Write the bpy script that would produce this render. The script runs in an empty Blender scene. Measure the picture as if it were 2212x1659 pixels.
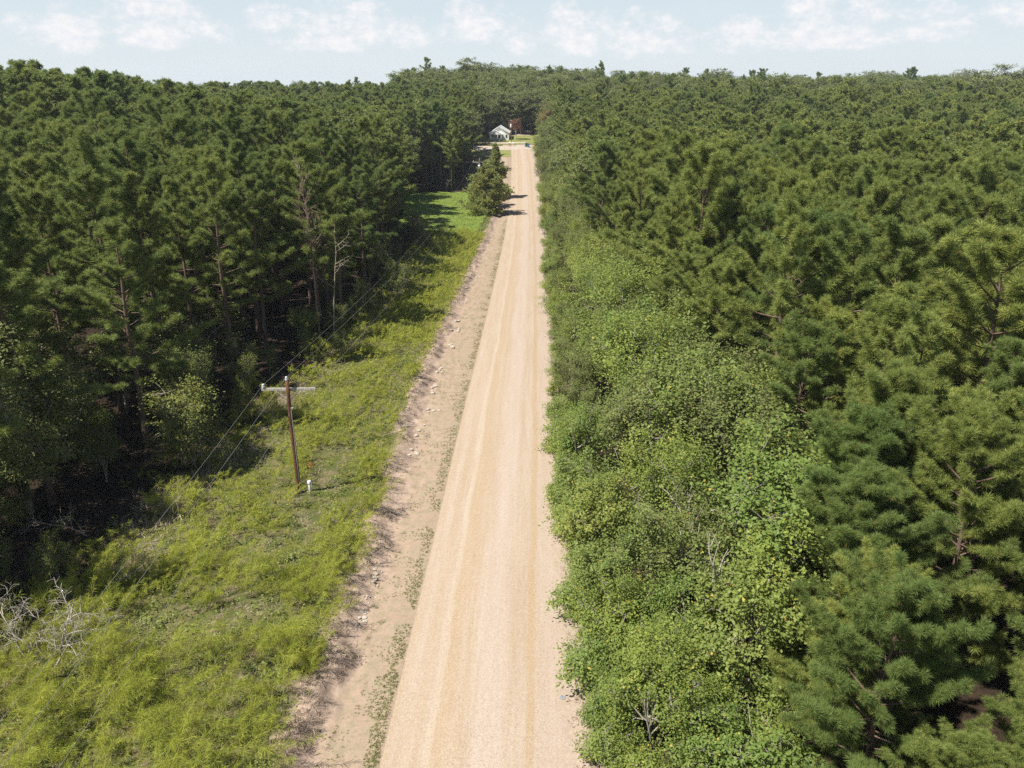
import bpy, math, random
import numpy as np
from mathutils import Vector

R = math.radians
C = bpy.context.scene.collection
SC = bpy.context.scene

# ------------------------------------------------------------------ camera, sky, sun
CAM_H, PITCH, F = 24.0, R(21.0), 1683.2          # F, CX, CY: picture scale of the survey below
CX, CY = 1106.0, 829.5
cam_d = bpy.data.cameras.new('camera'); cam = bpy.data.objects.new('camera', cam_d); C.objects.link(cam)
cam.location = (0, 0, CAM_H); cam.rotation_euler = (R(90) - PITCH, 0, 0)
cam_d.sensor_width = 36; cam_d.lens = 36 * F / 2212.0
cam_d.clip_start = 0.1; cam_d.clip_end = 9000
SC.camera = cam
SC.cycles.use_denoising = False
SUN_EL = R(56); SUN_TO = Vector((-0.89, -0.455, 0)).normalized()      # horizontal direction towards the sun
SC.view_settings.view_transform = 'Standard'; SC.view_settings.look = 'None'
SC.view_settings.exposure = 0.85; SC.view_settings.gamma = 1.0
sun_d = bpy.data.lights.new('sun', 'SUN'); sun = bpy.data.objects.new('sun', sun_d); C.objects.link(sun)
sun_d.energy = 4.6; sun_d.angle = R(0.53); sun_d.color = (1.0, 0.955, 0.88)
sdir = Vector((SUN_TO.x * math.cos(SUN_EL), SUN_TO.y * math.cos(SUN_EL), math.sin(SUN_EL)))
sun.rotation_euler = (-sdir).to_track_quat('-Z', 'Y').to_euler()
sun.location = (-60, -20, 90)

W = bpy.data.worlds.new('World'); SC.world = W; W.use_nodes = True
def build_world():
    nt = W.node_tree; N = nt.nodes; L = nt.links
    N.clear()
    out = N.new('ShaderNodeOutputWorld'); bg = N.new('ShaderNodeBackground')
    sky = N.new('ShaderNodeTexSky'); sky.sky_type = 'NISHITA'; sky.sun_disc = False
    sky.sun_elevation = SUN_EL
    sky.sun_rotation = math.atan2(SUN_TO.x, SUN_TO.y)
    sky.air_density = 1.0; sky.dust_density = 0.6; sky.ozone_density = 2.5
    tc = N.new('ShaderNodeTexCoord'); sp = N.new('ShaderNodeSeparateXYZ')
    L.new(tc.outputs['Generated'], sp.inputs[0])
    def m(op, a, b=None, c=None, clamp=False):
        n = N.new('ShaderNodeMath'); n.operation = op; n.use_clamp = clamp
        for i, v in enumerate((a, b, c)):
            if v is None: continue
            if isinstance(v, (int, float)): n.inputs[i].default_value = v
            else: L.new(v, n.inputs[i])
        return n.outputs[0]
    az = m('ARCTAN2', sp.outputs[0], sp.outputs[1]); el = m('ARCSINE', sp.outputs[2])
    cb = N.new('ShaderNodeCombineXYZ'); L.new(m('MULTIPLY', az, 26), cb.inputs[0]); L.new(m('MULTIPLY', el, 40), cb.inputs[1])
    def noise(scale, detail, rough, vec):
        n = N.new('ShaderNodeTexNoise'); n.inputs['Scale'].default_value = scale
        n.inputs['Detail'].default_value = detail; n.inputs['Roughness'].default_value = rough
        L.new(vec, n.inputs['Vector']); return n.outputs['Fac']
    nb = noise(1.0, 8, 0.62, cb.outputs[0]); nf = noise(3.1, 6, 0.6, cb.outputs[0])
    # cumulus heaps, each by azimuth, height of its flat base, half width and height in degrees
    heaps = [(-34, 3.0, 3.0, 1.6), (-27.5, 2.5, 3.2, 2.0), (-22.5, 2.9, 4.4, 3.4), (-15.8, 3.8, 1.9, 1.4),
             (-11.5, 2.7, 4.6, 3.2), (-7.6, 3.0, 2.4, 1.6), (-2.4, 3.3, 3.2, 2.2), (0.6, 2.6, 1.4, 1.0), (4.6, 2.5, 3.2, 3.5), (9.0, 2.4, 3.4, 2.4),
             (15.5, 2.6, 3.0, 1.7), (20.5, 2.9, 5.2, 3.0), (26.0, 3.2, 3.0, 1.8), (33, 3.6, 5.0, 3.2)]
    dens = None
    for a, e, wa, he in heaps:
        dx = m('DIVIDE', m('SUBTRACT', az, R(a)), R(wa))
        up = m('DIVIDE', m('SUBTRACT', el, R(e)), R(he))
        dn = m('DIVIDE', m('SUBTRACT', el, R(e)), R(-0.9))
        dy = m('MAXIMUM', up, dn)
        f = m('SUBTRACT', 1.0, m('ADD', m('MULTIPLY', dx, dx), m('MULTIPLY', dy, dy)))
        dens = f if dens is None else m('MAXIMUM', dens, f)
    dens = m('MAXIMUM', dens, -1.0)
    d = m('ADD', m('MULTIPLY', dens, 0.60), m('ADD', m('MULTIPLY', m('SUBTRACT', nb, 0.5), 2.3), m('MULTIPLY', m('SUBTRACT', nf, 0.5), 0.7)))
    mask = N.new('ShaderNodeMapRange'); mask.interpolation_type = 'SMOOTHSTEP'
    mask.inputs['From Min'].default_value = 0.0; mask.inputs['From Max'].default_value = 0.8
    L.new(d, mask.inputs['Value'])
    # thin high veil
    cb2 = N.new('ShaderNodeCombineXYZ'); L.new(m('MULTIPLY', az, 4), cb2.inputs[0]); L.new(m('MULTIPLY', el, 22), cb2.inputs[1])
    veil = m('ADD', m('MULTIPLY', noise(1.3, 5, 0.6, cb2.outputs[0]), 0.5), m('MULTIPLY', m('SUBTRACT', R(4.0), el), 6.0), clamp=True)
    lift = N.new('ShaderNodeMix'); lift.data_type = 'RGBA'
    lift.inputs['Factor'].default_value = 0.8
    L.new(sky.outputs[0], lift.inputs['A']); lift.inputs['B'].default_value = (7.15, 8.13, 8.87, 1)
    vm = N.new('ShaderNodeMix'); vm.data_type = 'RGBA'
    L.new(veil, vm.inputs['Factor']); L.new(lift.outputs['Result'], vm.inputs['A'])
    vm.inputs['B'].default_value = (8.25, 9.00, 9.24, 1)
    cm = N.new('ShaderNodeMix'); cm.data_type = 'RGBA'
    L.new(m('MULTIPLY', mask.outputs[0], 0.97), cm.inputs['Factor']); L.new(vm.outputs['Result'], cm.inputs['A'])
    cr = N.new('ShaderNodeMapRange'); cr.inputs['From Min'].default_value = 0.35; cr.inputs['From Max'].default_value = 0.65
    cr.inputs['To Min'].default_value = 0.0; cr.inputs['To Max'].default_value = 1.0; L.new(nf, cr.inputs['Value'])
    cc = N.new('ShaderNodeMix'); cc.data_type = 'RGBA'; L.new(cr.outputs[0], cc.inputs['Factor'])
    cc.inputs['A'].default_value = (8.50, 8.75, 9.24, 1); cc.inputs['B'].default_value = (9.86, 9.61, 9.61, 1)
    L.new(cc.outputs['Result'], cm.inputs['B'])
    # the heaps and veil stand low over the horizon; overhead the sky is clear
    hi = N.new('ShaderNodeMapRange'); hi.inputs['From Min'].default_value = R(7); hi.inputs['From Max'].default_value = R(20)
    L.new(el, hi.inputs['Value'])
    fin = N.new('ShaderNodeMix'); fin.data_type = 'RGBA'
    L.new(hi.outputs[0], fin.inputs['Factor']); L.new(cm.outputs['Result'], fin.inputs['A']); L.new(sky.outputs[0], fin.inputs['B'])
    L.new(fin.outputs['Result'], bg.inputs['Color']); bg.inputs['Strength'].default_value = 0.056
    L.new(bg.outputs[0], out.inputs['Surface'])
build_world()

# ------------------------------------------------------------------ helpers
def tag(o, label=None, cat=None, group=None, kind=None):
    if label: o['label'] = label
    if cat: o['category'] = cat
    if group: o['group'] = group
    if kind: o['kind'] = kind
    return o
def empty(name, loc, rz=0.0, sc=1.0):
    o = bpy.data.objects.new(name, None); C.objects.link(o)
    o.empty_display_size = 0.5
    o.location = loc; o.rotation_euler = (0, 0, rz); o.scale = (sc, sc, sc) if not isinstance(sc, tuple) else sc
    return o
def mesh_np(name, V, faces, mats, tint=None, fmat=None, smooth=False, attrs=None):
    """faces: list of (M,k) int arrays"""
    me = bpy.data.meshes.new(name)
    V = np.asarray(V, np.float32)
    faces = [np.asarray(f, np.int32) for f in faces if len(f)]
    nl = sum(f.size for f in faces); nf = sum(len(f) for f in faces)
    me.vertices.add(len(V)); me.vertices.foreach_set('co', V.ravel())
    me.loops.add(nl); me.loops.foreach_set('vertex_index', np.concatenate([f.ravel() for f in faces]))
    me.polygons.add(nf)
    sizes = np.concatenate([np.full(len(f), f.shape[1], np.int32) for f in faces])
    me.polygons.foreach_set('loop_start', np.concatenate([[0], np.cumsum(sizes)[:-1]]).astype(np.int32))
    me.update(calc_edges=True)
    for mt in (mats if isinstance(mats, (list, tuple)) else [mats]): me.materials.append(mt)
    if fmat is not None: me.polygons.foreach_set('material_index', np.asarray(fmat, np.int32))
    if smooth: me.polygons.foreach_set('use_smooth', np.ones(nf, bool))
    if tint is not None:
        a = me.attributes.new('tint', 'FLOAT', 'POINT'); a.data.foreach_set('value', np.asarray(tint, np.float32))
    for k, v in (attrs or {}).items():
        a = me.attributes.new(k, 'FLOAT', 'POINT'); a.data.foreach_set('value', np.asarray(v, np.float32))
    return me
def obj(name, me, parent=None):
    o = bpy.data.objects.new(name, me); C.objects.link(o)
    if parent is not None: o.parent = parent
    return o

class Geo:
    """collects tubes, boxes and lathes for one mesh"""
    def __init__(s): s.v = []; s.f = []; s.n = 0; s.fm = []; s.mat = 0
    def add(s, V, Fs):
        V = np.asarray(V, float)
        s.v.append(V)
        for f in Fs:
            s.f.append([i + s.n for i in f]); s.fm.append(s.mat)
        s.n += len(V)
    def tube(s, P, r, k=6, cap=True):
        P = np.asarray(P, float); n = len(P); r = np.broadcast_to(np.asarray(r, float), (n,))
        V = []
        for i in range(n):
            t = P[min(i + 1, n - 1)] - P[max(i - 1, 0)]; t = t / (np.linalg.norm(t) + 1e-9)
            a = np.array([0, 0, 1.0]) if abs(t[2]) < 0.9 else np.array([1.0, 0, 0])
            u = np.cross(a, t); u /= np.linalg.norm(u); w = np.cross(t, u)
            for j in range(k):
                q = 2 * math.pi * j / k
                V.append(P[i] + r[i] * (u * math.cos(q) + w * math.sin(q)))
        Fs = []
        for i in range(n - 1):
            for j in range(k):
                b = (j + 1) % k
                Fs.append((i * k + j, i * k + b, (i + 1) * k + b, (i + 1) * k + j))
        if cap:
            Fs.append(tuple(range(k))[::-1]); Fs.append(tuple(range((n - 1) * k, n * k)))
        s.add(V, Fs)
    def box(s, c, d, rz=0.0, M=None):
        x, y, z = np.array(d) / 2
        V = np.array([(-x, -y, -z), (x, -y, -z), (x, y, -z), (-x, y, -z), (-x, -y, z), (x, -y, z), (x, y, z), (-x, y, z)])
        if M is not None: V = V @ np.array(M).T
        if rz:
            ca, sa = math.cos(rz), math.sin(rz); V = V @ np.array([[ca, sa, 0], [-sa, ca, 0], [0, 0, 1]])
        s.add(V + np.array(c), [(0, 3, 2, 1), (4, 5, 6, 7), (0, 1, 5, 4), (1, 2, 6, 5), (2, 3, 7, 6), (3, 0, 4, 7)])
    def prism(s, poly, y0, y1):
        """polygon in x,z extruded along y"""
        n = len(poly); V = [(x, y0, z) for x, z in poly] + [(x, y1, z) for x, z in poly]
        s.add(V, [tuple(range(n)), tuple(range(2 * n - 1, n - 1, -1))] + [(i, i + n, (i + 1) % n + n, (i + 1) % n) for i in range(n)])
    def lathe(s, prof, c, k=14):
        V = []; Fs = []
        for r_, z in prof:
            for j in range(k): V.append((c[0] + r_ * math.cos(2 * math.pi * j / k), c[1] + r_ * math.sin(2 * math.pi * j / k), c[2] + z))
        for i in range(len(prof) - 1):
            for j in range(k):
                b = (j + 1) % k; Fs.append((i * k + j, i * k + b, (i + 1) * k + b, (i + 1) * k + j))
        Fs.append(tuple(range(k))[::-1]); Fs.append(tuple(range((len(prof) - 1) * k, len(prof) * k)))
        s.add(V, Fs)
    def mesh(s, name, mats, smooth=False, bevel=0.0):
        me = bpy.data.meshes.new(name)
        me.from_pydata([tuple(p) for p in np.concatenate(s.v)], [], s.f)
        for mt in (mats if isinstance(mats, (list, tuple)) else [mats]): me.materials.append(mt)
        me.polygons.foreach_set('material_index', s.fm)
        if smooth: me.polygons.foreach_set('use_smooth', [True] * len(me.polygons))
        me.update()
        return me

# ------------------------------------------------------------------ materials
def mat(name):
    m = bpy.data.materials.new(name); m.use_nodes = True
    nt = m.node_tree; nt.nodes.clear()
    out = nt.nodes.new('ShaderNodeOutputMaterial')
    return m, nt, nt.nodes, nt.links, out
def rgba(c): return (c[0], c[1], c[2], 1.0)
def n_math(N, L, op, a, b=None, clamp=False):
    n = N.new('ShaderNodeMath'); n.operation = op; n.use_clamp = clamp
    for i, v in enumerate((a, b)):
        if v is None: continue
        if isinstance(v, (int, float)): n.inputs[i].default_value = v
        else: L.new(v, n.inputs[i])
    return n.outputs[0]
def n_mix(N, L, f, a, b):
    n = N.new('ShaderNodeMix'); n.data_type = 'RGBA'
    for k, v in (('Factor', f), ('A', a), ('B', b)):
        i = n.inputs[k] if k == 'Factor' else [q for q in n.inputs if q.name == k and q.type == 'RGBA'][0]
        if isinstance(v, (int, float)): i.default_value = v
        elif isinstance(v, tuple): i.default_value = rgba(v)
        else: L.new(v, i)
    return [q for q in n.outputs if q.type == 'RGBA'][0]
def n_noise(N, L, scale, detail=4, rough=0.55, vec=None, out='Fac'):
    n = N.new('ShaderNodeTexNoise'); n.inputs['Scale'].default_value = scale
    n.inputs['Detail'].default_value = detail; n.inputs['Roughness'].default_value = rough
    if vec is not None: L.new(vec, n.inputs['Vector'])
    return n.outputs[out]
def n_range(N, L, v, a, b, c=0.0, d=1.0, smooth=False):
    n = N.new('ShaderNodeMapRange')
    if smooth: n.interpolation_type = 'SMOOTHSTEP'
    for k, q in (('From Min', a), ('From Max', b), ('To Min', c), ('To Max', d)): n.inputs[k].default_value = q
    L.new(v, n.inputs['Value']); return n.outputs[0]
def n_attr(N, name):
    n = N.new('ShaderNodeAttribute'); n.attribute_name = name; return n.outputs['Fac']
def principled(N, L, out, col, rough=0.8, spec=0.2, bump=None, bstr=0.3, bdist=0.02):
    p = N.new('ShaderNodeBsdfPrincipled'); p.inputs['Roughness'].default_value = rough
    p.inputs['Specular IOR Level'].default_value = spec
    if isinstance(col, tuple): p.inputs['Base Color'].default_value = rgba(col)
    else: L.new(col, p.inputs['Base Color'])
    if bump is not None:
        b = N.new('ShaderNodeBump'); b.inputs['Strength'].default_value = bstr; b.inputs['Distance'].default_value = bdist
        L.new(bump, b.inputs['Height']); L.new(b.outputs[0], p.inputs['Normal'])
    if out is not None: L.new(p.outputs[0], out.inputs['Surface'])
    return p
def foliage(name, a, b, c=None, trans=0.28, rough=0.5, spec=0.25, odd=(0.16, 0.09, 0.03), oddlim=0.965, objvar=0.5):
    """a..b by leaf tint, c by individual; the few oldest leaves are 'odd'"""
    m, nt, N, L, out = mat(name)
    t = n_attr(N, 'tint'); oi = N.new('ShaderNodeObjectInfo')
    col = n_mix(N, L, t, a, b)
    if c: col = n_mix(N, L, n_math(N, L, 'MULTIPLY', oi.outputs['Random'], objvar), col, c)
    col = n_mix(N, L, n_math(N, L, 'GREATER_THAN', t, oddlim), col, odd)
    p = principled(N, L, None, col, rough, spec)
    tr = N.new('ShaderNodeBsdfTranslucent'); L.new(n_mix(N, L, 0.45, col, (col_t := tuple(min(1, q * 1.3) for q in b))), tr.inputs['Color'])
    mx = N.new('ShaderNodeMixShader'); mx.inputs[0].default_value = trans
    L.new(p.outputs[0], mx.inputs[1]); L.new(tr.outputs[0], mx.inputs[2]); L.new(mx.outputs[0], out.inputs['Surface'])
    return m
def bark(name, a, b, scale=6.0, rough=0.9):
    m, nt, N, L, out = mat(name)
    tc = N.new('ShaderNodeTexCoord'); mp = N.new('ShaderNodeMapping'); mp.inputs['Scale'].default_value = (1, 1, 0.22)
    L.new(tc.outputs['Object'], mp.inputs[0])
    n1 = n_noise(N, L, scale, 6, 0.65, mp.outputs[0])
    col = n_mix(N, L, n_range(N, L, n1, 0.35, 0.65), a, b)
    principled(N, L, out, col, rough, 0.1, n1, 0.5, 0.03)
    return m
def plain(name, col, rough=0.6, spec=0.3, var=0.12, scale=5.0, metal=0.0):
    m, nt, N, L, out = mat(name)
    tc = N.new('ShaderNodeTexCoord')
    n1 = n_noise(N, L, scale, 5, 0.6, tc.outputs['Object'])
    c = n_mix(N, L, n_range(N, L, n1, 0.3, 0.7), tuple(q * (1 - var) for q in col), tuple(min(1, q * (1 + var)) for q in col))
    p = principled(N, L, out, c, rough, spec); p.inputs['Metallic'].default_value = metal
    return m

M = {}
M['pine'] = foliage('pine_needles', (0.168, 0.212, 0.050), (0.370, 0.395, 0.102), (0.122, 0.186, 0.054), 0.36, 0.55, 0.15, odd=(0.34, 0.18, 0.06), oddlim=0.985, objvar=0.85)
M['pine_left'] = foliage('pine_needles_tall', (0.150, 0.200, 0.050), (0.345, 0.375, 0.100), (0.110, 0.180, 0.056), 0.36, 0.55, 0.15, odd=(0.34, 0.15, 0.05), oddlim=0.988, objvar=0.85)
M['leaf'] = foliage('roadside_leaves', (0.155, 0.205, 0.040), (0.325, 0.368, 0.078), (0.135, 0.215, 0.058), 0.36, 0.5, 0.2, odd=(0.46, 0.36, 0.07), oddlim=0.98, objvar=0.7)
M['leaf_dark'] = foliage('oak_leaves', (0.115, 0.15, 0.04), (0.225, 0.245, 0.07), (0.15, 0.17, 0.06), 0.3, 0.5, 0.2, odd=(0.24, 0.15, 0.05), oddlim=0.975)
M['leaf_olive'] = foliage('olive_leaves', (0.16, 0.175, 0.04), (0.26, 0.26, 0.06), (0.14, 0.18, 0.04), 0.3, odd=(0.25, 0.16, 0.04), oddlim=0.97)
M['leaf_far'] = foliage('far_leaves', (0.115, 0.155, 0.05), (0.215, 0.245, 0.08), (0.175, 0.185, 0.08), 0.28, 0.75, 0.08, objvar=0.7)
M['leaf_red'] = foliage('russet_leaves', (0.20, 0.075, 0.05), (0.28, 0.13, 0.08), None, 0.25, odd=(0.14, 0.14, 0.04), oddlim=0.8)
M['leaf_tan'] = foliage('turning_leaves', (0.15, 0.13, 0.045), (0.22, 0.17, 0.06), None, 0.25)
M['cedar'] = foliage('cedar_sprays', (0.21, 0.245, 0.075), (0.4, 0.41, 0.13), None, 0.3, 0.6, 0.12, odd=(0.28, 0.21, 0.10), oddlim=0.97)
M['fennel'] = foliage('fennel_plumes', (0.230, 0.272, 0.040), (0.465, 0.480, 0.088), None, 0.42, 0.6, 0.12, odd=(0.46, 0.32, 0.13), oddlim=0.96)
M['herb'] = foliage('herb_leaves', (0.16, 0.20, 0.045), (0.30, 0.335, 0.09), None, 0.3, odd=(0.30, 0.28, 0.14), oddlim=0.94)
M['leaf_pale'] = foliage('pale_leaves', (0.165, 0.205, 0.044), (0.330, 0.355, 0.085), (0.16, 0.225, 0.065), 0.36, 0.5, 0.2, odd=(0.50, 0.34, 0.08), oddlim=0.975, objvar=0.7)
M['straw'] = foliage('dry_straw', (0.42, 0.33, 0.25), (0.66, 0.55, 0.43), None, 0.3, 0.8, 0.05, odd=(0.20, 0.13, 0.09), oddlim=0.95)
M['tuft'] = foliage('verge_tufts', (0.20, 0.22, 0.07), (0.36, 0.36, 0.16), None, 0.25, odd=(0.30, 0.25, 0.14), oddlim=0.9)
M['lawn_grass'] = foliage('lawn_blades', (0.16, 0.225, 0.05), (0.27, 0.32, 0.09), None, 0.3)
M['pine_bark'] = bark('pine_bark', (0.085, 0.055, 0.040), (0.20, 0.14, 0.11))
M['grey_bark'] = bark('grey_bark', (0.17, 0.145, 0.115), (0.38, 0.34, 0.28))
M['pale_bark'] = bark('pale_bark', (0.27, 0.24, 0.19), (0.48, 0.43, 0.36), 9)
M['dead_wood'] = bark('dead_wood', (0.26, 0.20, 0.15), (0.52, 0.44, 0.36), 8)
M['snag_wood'] = bark('snag_wood', (0.16, 0.105, 0.08), (0.34, 0.25, 0.20), 7)
M['pole_wood'] = bark('pole_wood', (0.070, 0.031, 0.020), (0.18, 0.085, 0.055), 11)
M['arm_wood'] = bark('weathered_arm_wood', (0.24, 0.22, 0.18), (0.52, 0.49, 0.42), 12)
M['porcelain'] = plain('porcelain', (0.62, 0.63, 0.64), 0.25, 0.5, 0.08)
M['steel'] = plain('galvanised_steel', (0.55, 0.55, 0.53), 0.45, 0.5, 0.12)
M['grey_paint'] = plain('transformer_paint', (0.72, 0.73, 0.73), 0.4, 0.5, 0.06)
M['wire'] = plain('weathered_wire', (0.22, 0.21, 0.20), 0.6, 0.3, 0.1)
M['white_plastic'] = plain('white_plastic', (0.75, 0.75, 0.70), 0.45, 0.4, 0.06)
M['white_board'] = plain('white_boards', (0.80, 0.79, 0.75), 0.55, 0.3, 0.05)
M['white_roof'] = plain('white_metal_roof', (0.82, 0.82, 0.80), 0.35, 0.5, 0.04)
M['dark_glass'] = plain('window_glass', (0.02, 0.025, 0.03), 0.1, 0.6, 0.1)
M['porch_grey'] = plain('porch_boards', (0.30, 0.28, 0.25), 0.7, 0.2, 0.1)  # even grey-brown of the porch floor and door
M['bin_green'] = plain('green_bin_plastic', (0.015, 0.17, 0.13), 0.4, 0.4, 0.08)
M['bin_blue'] = plain('blue_bin_plastic', (0.05, 0.14, 0.26), 0.4, 0.4, 0.08)
M['black'] = plain('black_rubber', (0.02, 0.02, 0.02), 0.6, 0.3, 0.1)
M['stone'] = plain('limestone', (0.42, 0.37, 0.305), 0.9, 0.1, 0.18, 14)
M['orange'] = foliage('orange_leaves', (0.42, 0.10, 0.02), (0.55, 0.18, 0.04), None, 0.3)
M['litter'] = plain('grey_sheet', (0.22, 0.235, 0.25), 0.5, 0.4, 0.2, 12)

# ------------------------------------------------------------------ the lie of the land
_py = np.array([-60, 0, 60, 100, 150, 190, 230, 260, 300, 340, 400, 500, 700, 1200, 3500], float)
_pz = np.array([0, 0, -0.2, -1.6, -3.4, -3.2, -1.2, 1.2, 3.8, 5.6, 8.0, 8.5, 9.0, 6.0, 0.0])
_ty = np.arange(-80, 3501, 2.0); _k = np.hanning(21); _k /= _k.sum()
_tz = np.convolve(np.pad(np.interp(_ty, _py, _pz), 10, 'edge'), _k, 'valid')
def prof(y): return np.interp(y, _ty, _tz)
def ray(px, py):
    c, s = math.cos(PITCH), math.sin(PITCH)
    dx, dy = (px - CX) / F, (CY - py) / F
    return np.array([dx, c + dy * s, -s + dy * c])
def on_land(px, py, z=None, lift=0.0):
    """where the line of sight through a picture point meets the land (or a level above it)"""
    d = ray(px, py); t = 5.0
    while t < 2500:
        p = np.array([0, 0, CAM_H]) + d * t
        if p[2] <= prof(p[1]) + lift: return p
        t += 0.05 if t < 120 else 0.25
    return p
def project(x, y, z):
    c, s = math.cos(PITCH), math.sin(PITCH)
    zz = z - CAM_H; dep = y * c - zz * s; up = y * s + zz * c
    return CX + F * x / dep, CY - F * up / dep, dep
EL = [(820, 1659), (880, 1400), (932, 1180), (985, 985), (1015, 830), (1050, 690), (1075, 590), (1092, 500), (1101, 430), (1104, 380), (1106, 345), (1104, 322)]
ER = [(1222, 1659), (1205, 1400), (1194, 1180), (1186, 985), (1181, 830), (1176, 690), (1171, 590), (1166, 500), (1161, 430), (1157, 380), (1152, 345), (1148, 322)]
pl = np.array([on_land(*p) for p in EL]); pr = np.array([on_land(*p) for p in ER])
def _edge(P):
    y = P[:, 1]; k = np.polyfit(y, P[:, 0], 3)
    return k
_kl, _kr = _edge(pl), _edge(pr)
Y_END = 292.0
def xl(y):
    y = np.clip(np.asarray(y, float), 16, 300); return np.polyval(_kl, y)
def xr(y):
    y = np.clip(np.asarray(y, float), 16, 300); return np.polyval(_kr, y)
def bank_u(y): # distance of the bank's lip from the road edge
    y = np.asarray(y, float)
    b = np.interp(y, [15, 22, 30, 40, 55, 75, 110, 150, 175], [3.9, 3.8, 3.8, 3.6, 4.6, 4.9, 4.4, 3.9, 3.0])
    return b + 0.22 * np.sin(y * 0.83) + 0.16 * np.sin(y * 1.9 + 1) + 0.10 * np.sin(y * 4.1)
def smooth(t): t = np.clip(t, 0, 1); return t * t * (3 - 2 * t)
def hash2(x, y):
    v = np.sin(x * 12.9898 + y * 78.233) * 43758.5453; return v - np.floor(v)
def vnoise(x, y):
    xi, yi = np.floor(x), np.floor(y); fx, fy = smooth(x - xi), smooth(y - yi)
    a = hash2(xi, yi); b = hash2(xi + 1, yi); c = hash2(xi, yi + 1); d = hash2(xi + 1, yi + 1)
    return (a * (1 - fx) + b * fx) * (1 - fy) + (c * (1 - fx) + d * fx) * fy
def ground(x, y):
    x = np.asarray(x, float); y = np.asarray(y, float)
    z = prof(y)
    z = z + 10.5 * np.exp(-((x + 104) ** 2 + (y - 140) ** 2) / (2 * 40 ** 2))
    z = z + 5.5 * np.exp(-((x + 10) / 75) ** 2 - ((y - 440) / 60) ** 2)
    ul = x - xl(y); ur = x - xr(y)
    fade = np.clip((215 - y) / 50, 0, 1)
    b = bank_u(y)
    depth = 0.42 * smooth(-ul / np.maximum(b - 0.6, 0.5))           # slope to the ditch
    rise = 0.55 * smooth((-ul - (b - 1.45)) / (1.65 + 0.75 * np.sin(y * 0.9 + np.sin(y * 0.37) * 2)))   # cut bank
    left = np.where(ul < 0, -depth + rise, 0)
    rough = np.where((ul < -0.7), (vnoise(x * 2.3, y * 2.3) - 0.5) * 0.22 + (vnoise(x * 6.1, y * 6.1) - 0.5) * 0.10, 0) * np.clip((-ul - 0.7) / 1.5, 0, 1)
    right = np.where(ur > 0, 0.35 * smooth((ur - 1.2) / 2.5) + (vnoise(x * 1.7, y * 1.7) - 0.5) * 0.15 * np.clip(ur, 0, 1), 0)
    w = np.maximum(xr(y) - xl(y), 1)
    q = np.clip(ul / w, 0, 1); crown = 0.12 * np.sin(q * math.pi) * (ul > 0) * (ur < 0)
    z = z + (left + rough * 1.0) * fade + right + crown
    return z

# how far the weeds reach to the left; the pines' trunk line stands some metres behind it
def forest_x(y): return np.interp(y, [0, 20, 33, 45, 53, 71, 85, 100, 125, 150, 172, 200, 209, 330], [-25.5, -23.5, -21.5, -20.5, -19.5, -16.5, -15.5, -14.8, -14.2, -14.0, -14.5, -18.5, -12.5, -11.0])

def trunk_x(y): return forest_x(y) - np.interp(y, [20, 33, 45, 60, 80, 110, 145, 160, 185, 200, 209], [4.0, 4.6, 5.0, 3.4, 2.2, 3.6, 5.4, 8.0, 9.0, 8.0, 1.0])

def grid(cols_fn, rows, base='l'):
    """cols_fn(y) -> x values; returns V, quads, attributes"""
    X = np.array([cols_fn(y) for y in rows]); n, k = X.shape
    Y = np.repeat(np.asarray(rows)[:, None], k, 1)
    Z = ground(X, Y)
    V = np.stack([X, Y, Z], -1).reshape(-1, 3)
    i = np.arange(n - 1)[:, None] * k + np.arange(k - 1)[None]
    Q = np.stack([i, i + 1, i + k + 1, i + k], -1).reshape(-1, 4)
    return V, Q
def with_attrs(V):
    x, y = V[:, 0], V[:, 1]
    return {'ul': x - xl(y), 'ur': x - xr(y), 'fe': x - forest_x(y), 'lip': -(x - xl(y)) - bank_u(y)}
rows = np.concatenate([np.arange(-30, 14, 2.0), np.arange(14, 70, 0.22), np.arange(70, 150, 0.6), np.arange(150, Y_END, 2.0), [Y_END]])
rows_far = np.concatenate([np.arange(Y_END, 520, 8.0), np.arange(520, 1200, 60), np.arange(1200, 3500, 300)])

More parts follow.
